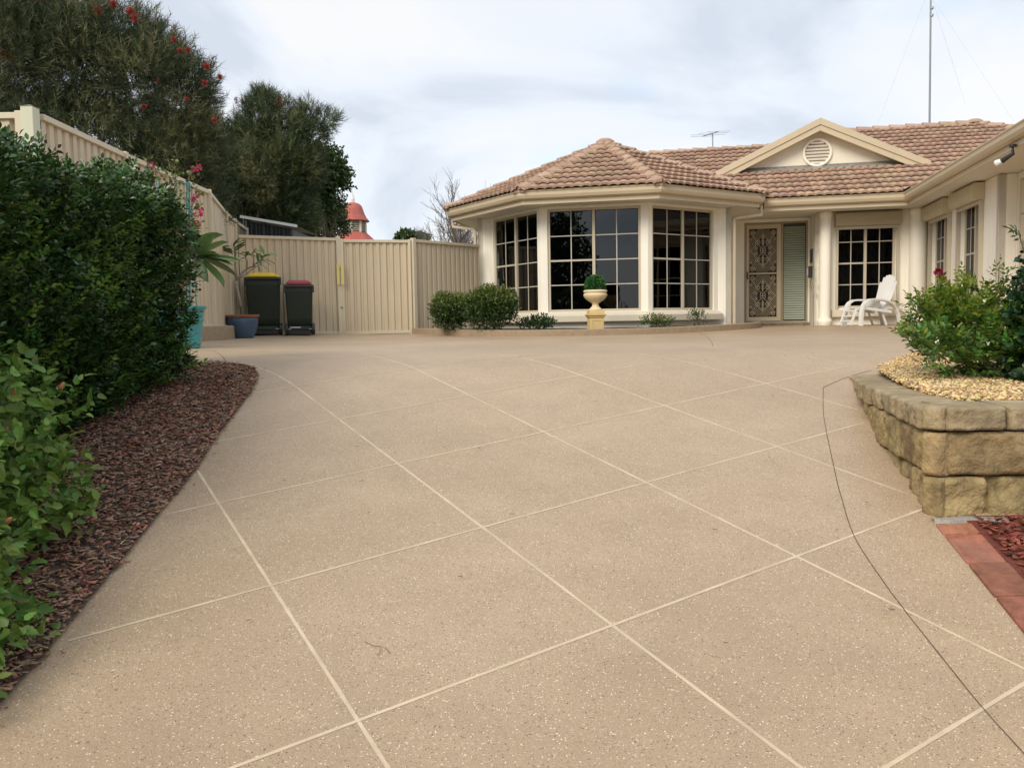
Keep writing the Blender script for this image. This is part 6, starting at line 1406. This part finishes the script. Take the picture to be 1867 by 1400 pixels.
big = [lb(60, 120, BY, 150, 125, 1.5), lb(190, 130, BY + .2, 130, 105, 1.4), lb(290, 170, BY, 95, 95, 1.1), lb(335, 200, BY, 54, 85, .8), lb(230, 70, BY, 70, 55, .8), lb(150, 55, BY, 80, 55, .8), lb(90, 60, BY, 90, 60, .9), lb(330, 280, BY + .1, 70, 80, .8), lb(270, 290, BY, 110, 90, 1.0), lb(150, 260, BY, 130, 80, 1.2), lb(330, 380, BY + .3, 90, 50, .7), lb(240, 340, BY + .2, 90, 60, .8),
       lb(20, 40, BY - .4, 80, 70, .8), lb(290, 95, BY, 45, 34, .5), lb(360, 150, BY, 30, 34, .4), lb(-60, 120, BY, 110, 170, 1.2), lb(360, 245, BY, 28, 60, .4), lb(20, 220, BY, 90, 80, .9), lb(345, 345, BY + .3, 55, 50, .5)]
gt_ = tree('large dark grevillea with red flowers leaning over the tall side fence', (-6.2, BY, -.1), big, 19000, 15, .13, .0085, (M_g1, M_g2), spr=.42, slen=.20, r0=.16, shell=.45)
M_gf = mat('red_grevillea_flower', (0.40, 0.07, 0.05), .6, rnd=.4, hue=.02, trans=.2)
def brush(c, ax, r, L, parent, n=110, m=None):
    ax = Vector(ax).normalized(); d = rand_dirs(n); ax_ = A3(ax); d = norm(d - (d @ ax_)[:, None] * ax_ * .8 + ax_ * .3); P = A3(c) + ax_ * (RNG.random(n) * L)[:, None]; V, F, kk_ = leaves('needle', P, d, rand_dirs(n), r, .012); link('flower', big_mesh('flower', V - A3(OFF[parent.name]), F, 3, m or M_gf, np.repeat(RNG.random(n) * .99, kk_)), parent)
for (x, y, s) in ((205, 15, .075), (236, 28, .085), (248, 42, .08), (181, 28, .08), (318, 78, .055), (162, -2, .04), (380, 128, .07), (328, 98, .05), (345, 95, .05), (400, 145, .05), (10, 108, .10), (22, 112, .08), (372, 158, .06), (340, 185, .04), (262, 200, .05), (392, 225, .05), (75, 8, .05), (290, 150, .03)):
    brush(pt(x, y, BY - .75), (RNG.normal() * .3, -.3, 1), s, s * 1.2, gt_)
# pale upright bud spikes along the skyline
for (x, y) in ((244, 12), (256, 20), (281, 25), (306, 40), (320, 48), (300, 62), (275, 35), (382, 115), (350, 90), (200, 8)):
    mb = MB(); a = pt(x, y + 22, BY - .6); b = pt(x + RNG.uniform(-3, 5), y - 4, BY - .6); mb.tube([a, a.lerp(b, .5), a.lerp(b, .75), b], [.003, .004, .014, .005], 5); mb.build('flower_spike', mat('olive_bud_spike', (.12, .11, .06), .8), gt_)
CY = 19.0
M_c1 = leaf_mat('fine_leaf_tree_dark', (0.046, 0.074, 0.03), .4, .02, rough=.55, trans=.08); M_c2 = leaf_mat('fine_leaf_tree_light', (0.16, 0.175, 0.068), .4, .02, rough=.55, trans=.12)
sec = [lb(480, 220, CY, 32, 40, .6), lb(520, 250, CY, 36, 40, .7), lb(562, 245, CY, 26, 30, .5), lb(593, 220, CY, 20, 12, .3), lb(520, 205, CY, 12, 16, .2), lb(560, 206, CY, 12, 14, .2), lb(452, 262, CY, 26, 28, .5), lb(500, 300, CY, 75, 60, .9), lb(448, 310, CY, 54, 52, .8), lb(540, 305, CY, 44, 50, .7), lb(500, 370, CY, 70, 50, .9), lb(430, 370, CY + .5, 60, 50, .8), lb(482, 190, CY, 18, 20, .2), lb(440, 240, CY, 10, 18, .2), lb(405, 290, CY, 40, 60, .5), lb(530, 400, CY, 45, 40, .6), lb(470, 405, CY, 60, 40, .6)]
t2 = tree('second feathery dark green tree with a few red flower spikes right of the large grevillea', (pt(500, 400, CY).x, CY, -.1), sec, 12500, 15, .17, .010, (M_c1, M_c2), spr=.40, slen=.24, r0=.14, shell=.4)
for (x, y) in ((431, 190), (442, 191), (512, 192), (398, 262)): brush(pt(x, y, CY - .5), (0, 0, 1), .045, .14, t2, 80)
for (x, y) in ((425, 182), (450, 178), (482, 160), (475, 165), (520, 175), (540, 182), (600, 208), (607, 212), (468, 172), (505, 178)):
    a = pt(x, y + 26, CY - .3); b = pt(x + RNG.uniform(-3, 3), y, CY - .3); n = 26; f = RNG.random(n); P = A3(a) + (A3(b) - A3(a)) * f[:, None]; V, F, kk_ = leaves('needle', P, rand_dirs(n) + A3((0, 0, .9)), rand_dirs(n), .13, .010); o_ = link('top_shoot', big_mesh('top_shoot', V - A3(OFF[t2.name]), F, 3, M_c2, np.repeat(RNG.random(n) * .99, kk_)), t2)
M_l1 = leaf_mat('broad_leaf_dark', (0.05, 0.09, 0.025), .4, .02, rough=.35); M_l2 = leaf_mat('broad_leaf_olive', (0.10, 0.125, 0.035), .4, .03)
LY = 21.5
th = [lb(590, 330, LY, 36, 42, .6), lb(612, 318, LY, 20, 26, .3), lb(560, 320, LY, 40, 45, .6), lb(600, 365, LY, 26, 22, .4), lb(575, 290, LY, 26, 24, .4), lb(622, 345, LY, 10, 10, .15), lb(605, 292, LY, 14, 14, .2)]
tree('broad leaved dark tree drooping towards the red domed pavilion', (pt(580, 400, LY).x, LY, -.1), th, 2600, 7, .085, .05, (M_l1, M_l1), kind='ovate', spr=.6, slen=.25, r0=.10, shell=.35, jit=.4)
LY2 = 23.5
fo_ = [lb(575, 400, LY2, 45, 36, .8), lb(535, 395, LY2, 30, 26, .6), lb(610, 412, LY2, 22, 26, .5), lb(600, 385, LY2, 22, 18, .4)]
tree('olive green bushy tree low behind the rear fence beside the shed', (pt(580, 440, LY2).x, LY2, -.1), fo_, 2200, 7, .07, .04, (M_l1, M_l2), kind='ovate', spr=.6, slen=.22, r0=.08, shell=.35, jit=.4)
LY3 = 18.2
fi_ = [lb(440, 330, LY3, 50, 44, .5), lb(400, 350, LY3, 50, 44, .6), lb(460, 300, LY3, 36, 36, .4), lb(400, 310, LY3, 36, 36, .4), lb(480, 345, LY3, 20, 26, .3)]
tree('olive tinted fine leaved tree filling the gap above the fence corner', (pt(432, 400, LY3).x, LY3, -.1), fi_, 3600, 12, .12, .009, (M_g1, M_g2), spr=.5, slen=.2, r0=.08, shell=.35)
# bare trees
def bare(label, base, h, spread, seed, r0, m=M_bare, levels=6):
    rr = random.Random(seed); t_ = thing('bare_tree', base, label, 'tree', 'leafless trees beyond the rear fence'); segs = {'trunk': MB(), 'limb': MB(), 'twigs': MB()}
    def grow(p, d, L, r, lv):
        q = p + d * L; mid = p.lerp(q, .5) + Vector((rr.gauss(0, 1), rr.gauss(0, 1), rr.gauss(0, .4))) * L * .06
        segs['trunk' if lv == levels else ('limb' if lv > levels - 3 else 'twigs')].tube([p, mid, q], [r, r * .85, r * .68], 5 if lv > 2 else 3, False)
        if lv == 0: return
        for k in range(3 if lv < levels else 4):
            a = rr.uniform(0, 2 * PI); sp_ = rr.uniform(.25, .62) * spread; o_ = d.orthogonal().normalized(); b = d.cross(o_)
            nd = (d + (o_ * math.cos(a) + b * math.sin(a)) * sp_ + Vector((0, 0, .12))).normalized(); s_ = p.lerp(q, rr.uniform(.45, 1.0)); grow(s_, nd, L * rr.uniform(.62, .82), r * .6, lv - 1)
    grow(Vector(base), Vector((.02, 0, 1)), h * .30, r0, levels)
    for k, mb in segs.items():
        o_ = mb.build(k, m, t_)
        if k == 'twigs': o_['kind'] = 'stuff'
b = pt(826, 470, 24); bare('tall leafless tree just left of the house roof', (b.x, 24, -1.0), 5.6, 1.0, 4, .09); b = pt(792, 470, 25); bare('thinner leafless tree left of the other bare one', (b.x, 25, -1.0), 4.7, .95, 8, .07)
b = pt(850, 470, 26); bare('leafless tree partly behind the roof edge', (b.x, 26, -1.0), 5.2, .95, 11, .08)
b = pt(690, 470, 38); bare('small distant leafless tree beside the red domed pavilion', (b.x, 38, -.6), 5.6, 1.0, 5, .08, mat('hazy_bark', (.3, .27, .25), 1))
LY4 = 30
tree('low distant green shrub tree above the side gate', (pt(745, 450, LY4).x, LY4, -.3), [lb(742, 436, LY4, 16, 9, .4), lb(765, 438, LY4, 14, 6, .4)], 500, 6, .12, .06, (M_l1, M_l2), kind='ovate', spr=.6, slen=.2, r0=.06, shell=.3, jit=.4)
# ------------------------------------------------------------------ street trees behind the camera: they show in the bay window glass
M_st = leaf_mat('street_tree_leaf', (0.04, 0.075, 0.025), .4, .02)
def street_tree(label, c, lobs, n):
    t_ = thing('street_tree', c, label, 'tree', 'street trees reflected in the windows'); C, d, _i = lobes_points(lobs, n, .3); P, D, N_ = sprigs(C, norm(d + rand_dirs(n)), 5, .7, .5, .4)
    leaf_obj('crown', 'blade', P, D, N_, RNG.uniform(.12, .28, len(P)), .14, M_st, t_); limb_tree(t_, c, [l[0] for l in lobs[:5]], .2, M_bark)
street_tree('leafy tree seen as the dark reflection in the left half of the front bay window', (-9.6, -9, -3.7), [((-9.2, -9, 2.4), (2.2, 2.2, 2.8)), ((-11.0, -9.5, .8), (2.4, 2, 2.4)), ((-8.1, -8.6, .6), (1.0, 1.6, 2.2)), ((-9.4, -9, 5.0), (1.9, 1.6, 1.8)), ((-11.6, -9, 3.6), (2, 2, 2)), ((-7.7, -8.6, 3.6), (.8, 1, 1.1)), ((-13, -9, 5), (2, 2, 2.4))], 4800)
street_tree('low broad tree making the ragged dark skyline in the window reflections', (-8, -17, -3.7), [((-8.5, -17, -.8), (3, 2, 1.9)), ((-5, -17.5, -1.6), (2.4, 2, 1.7)), ((-2, -17, -1.4), (2.6, 2, 1.6)), ((-11, -17, 0), (2.5, 2, 2.4))], 2600)
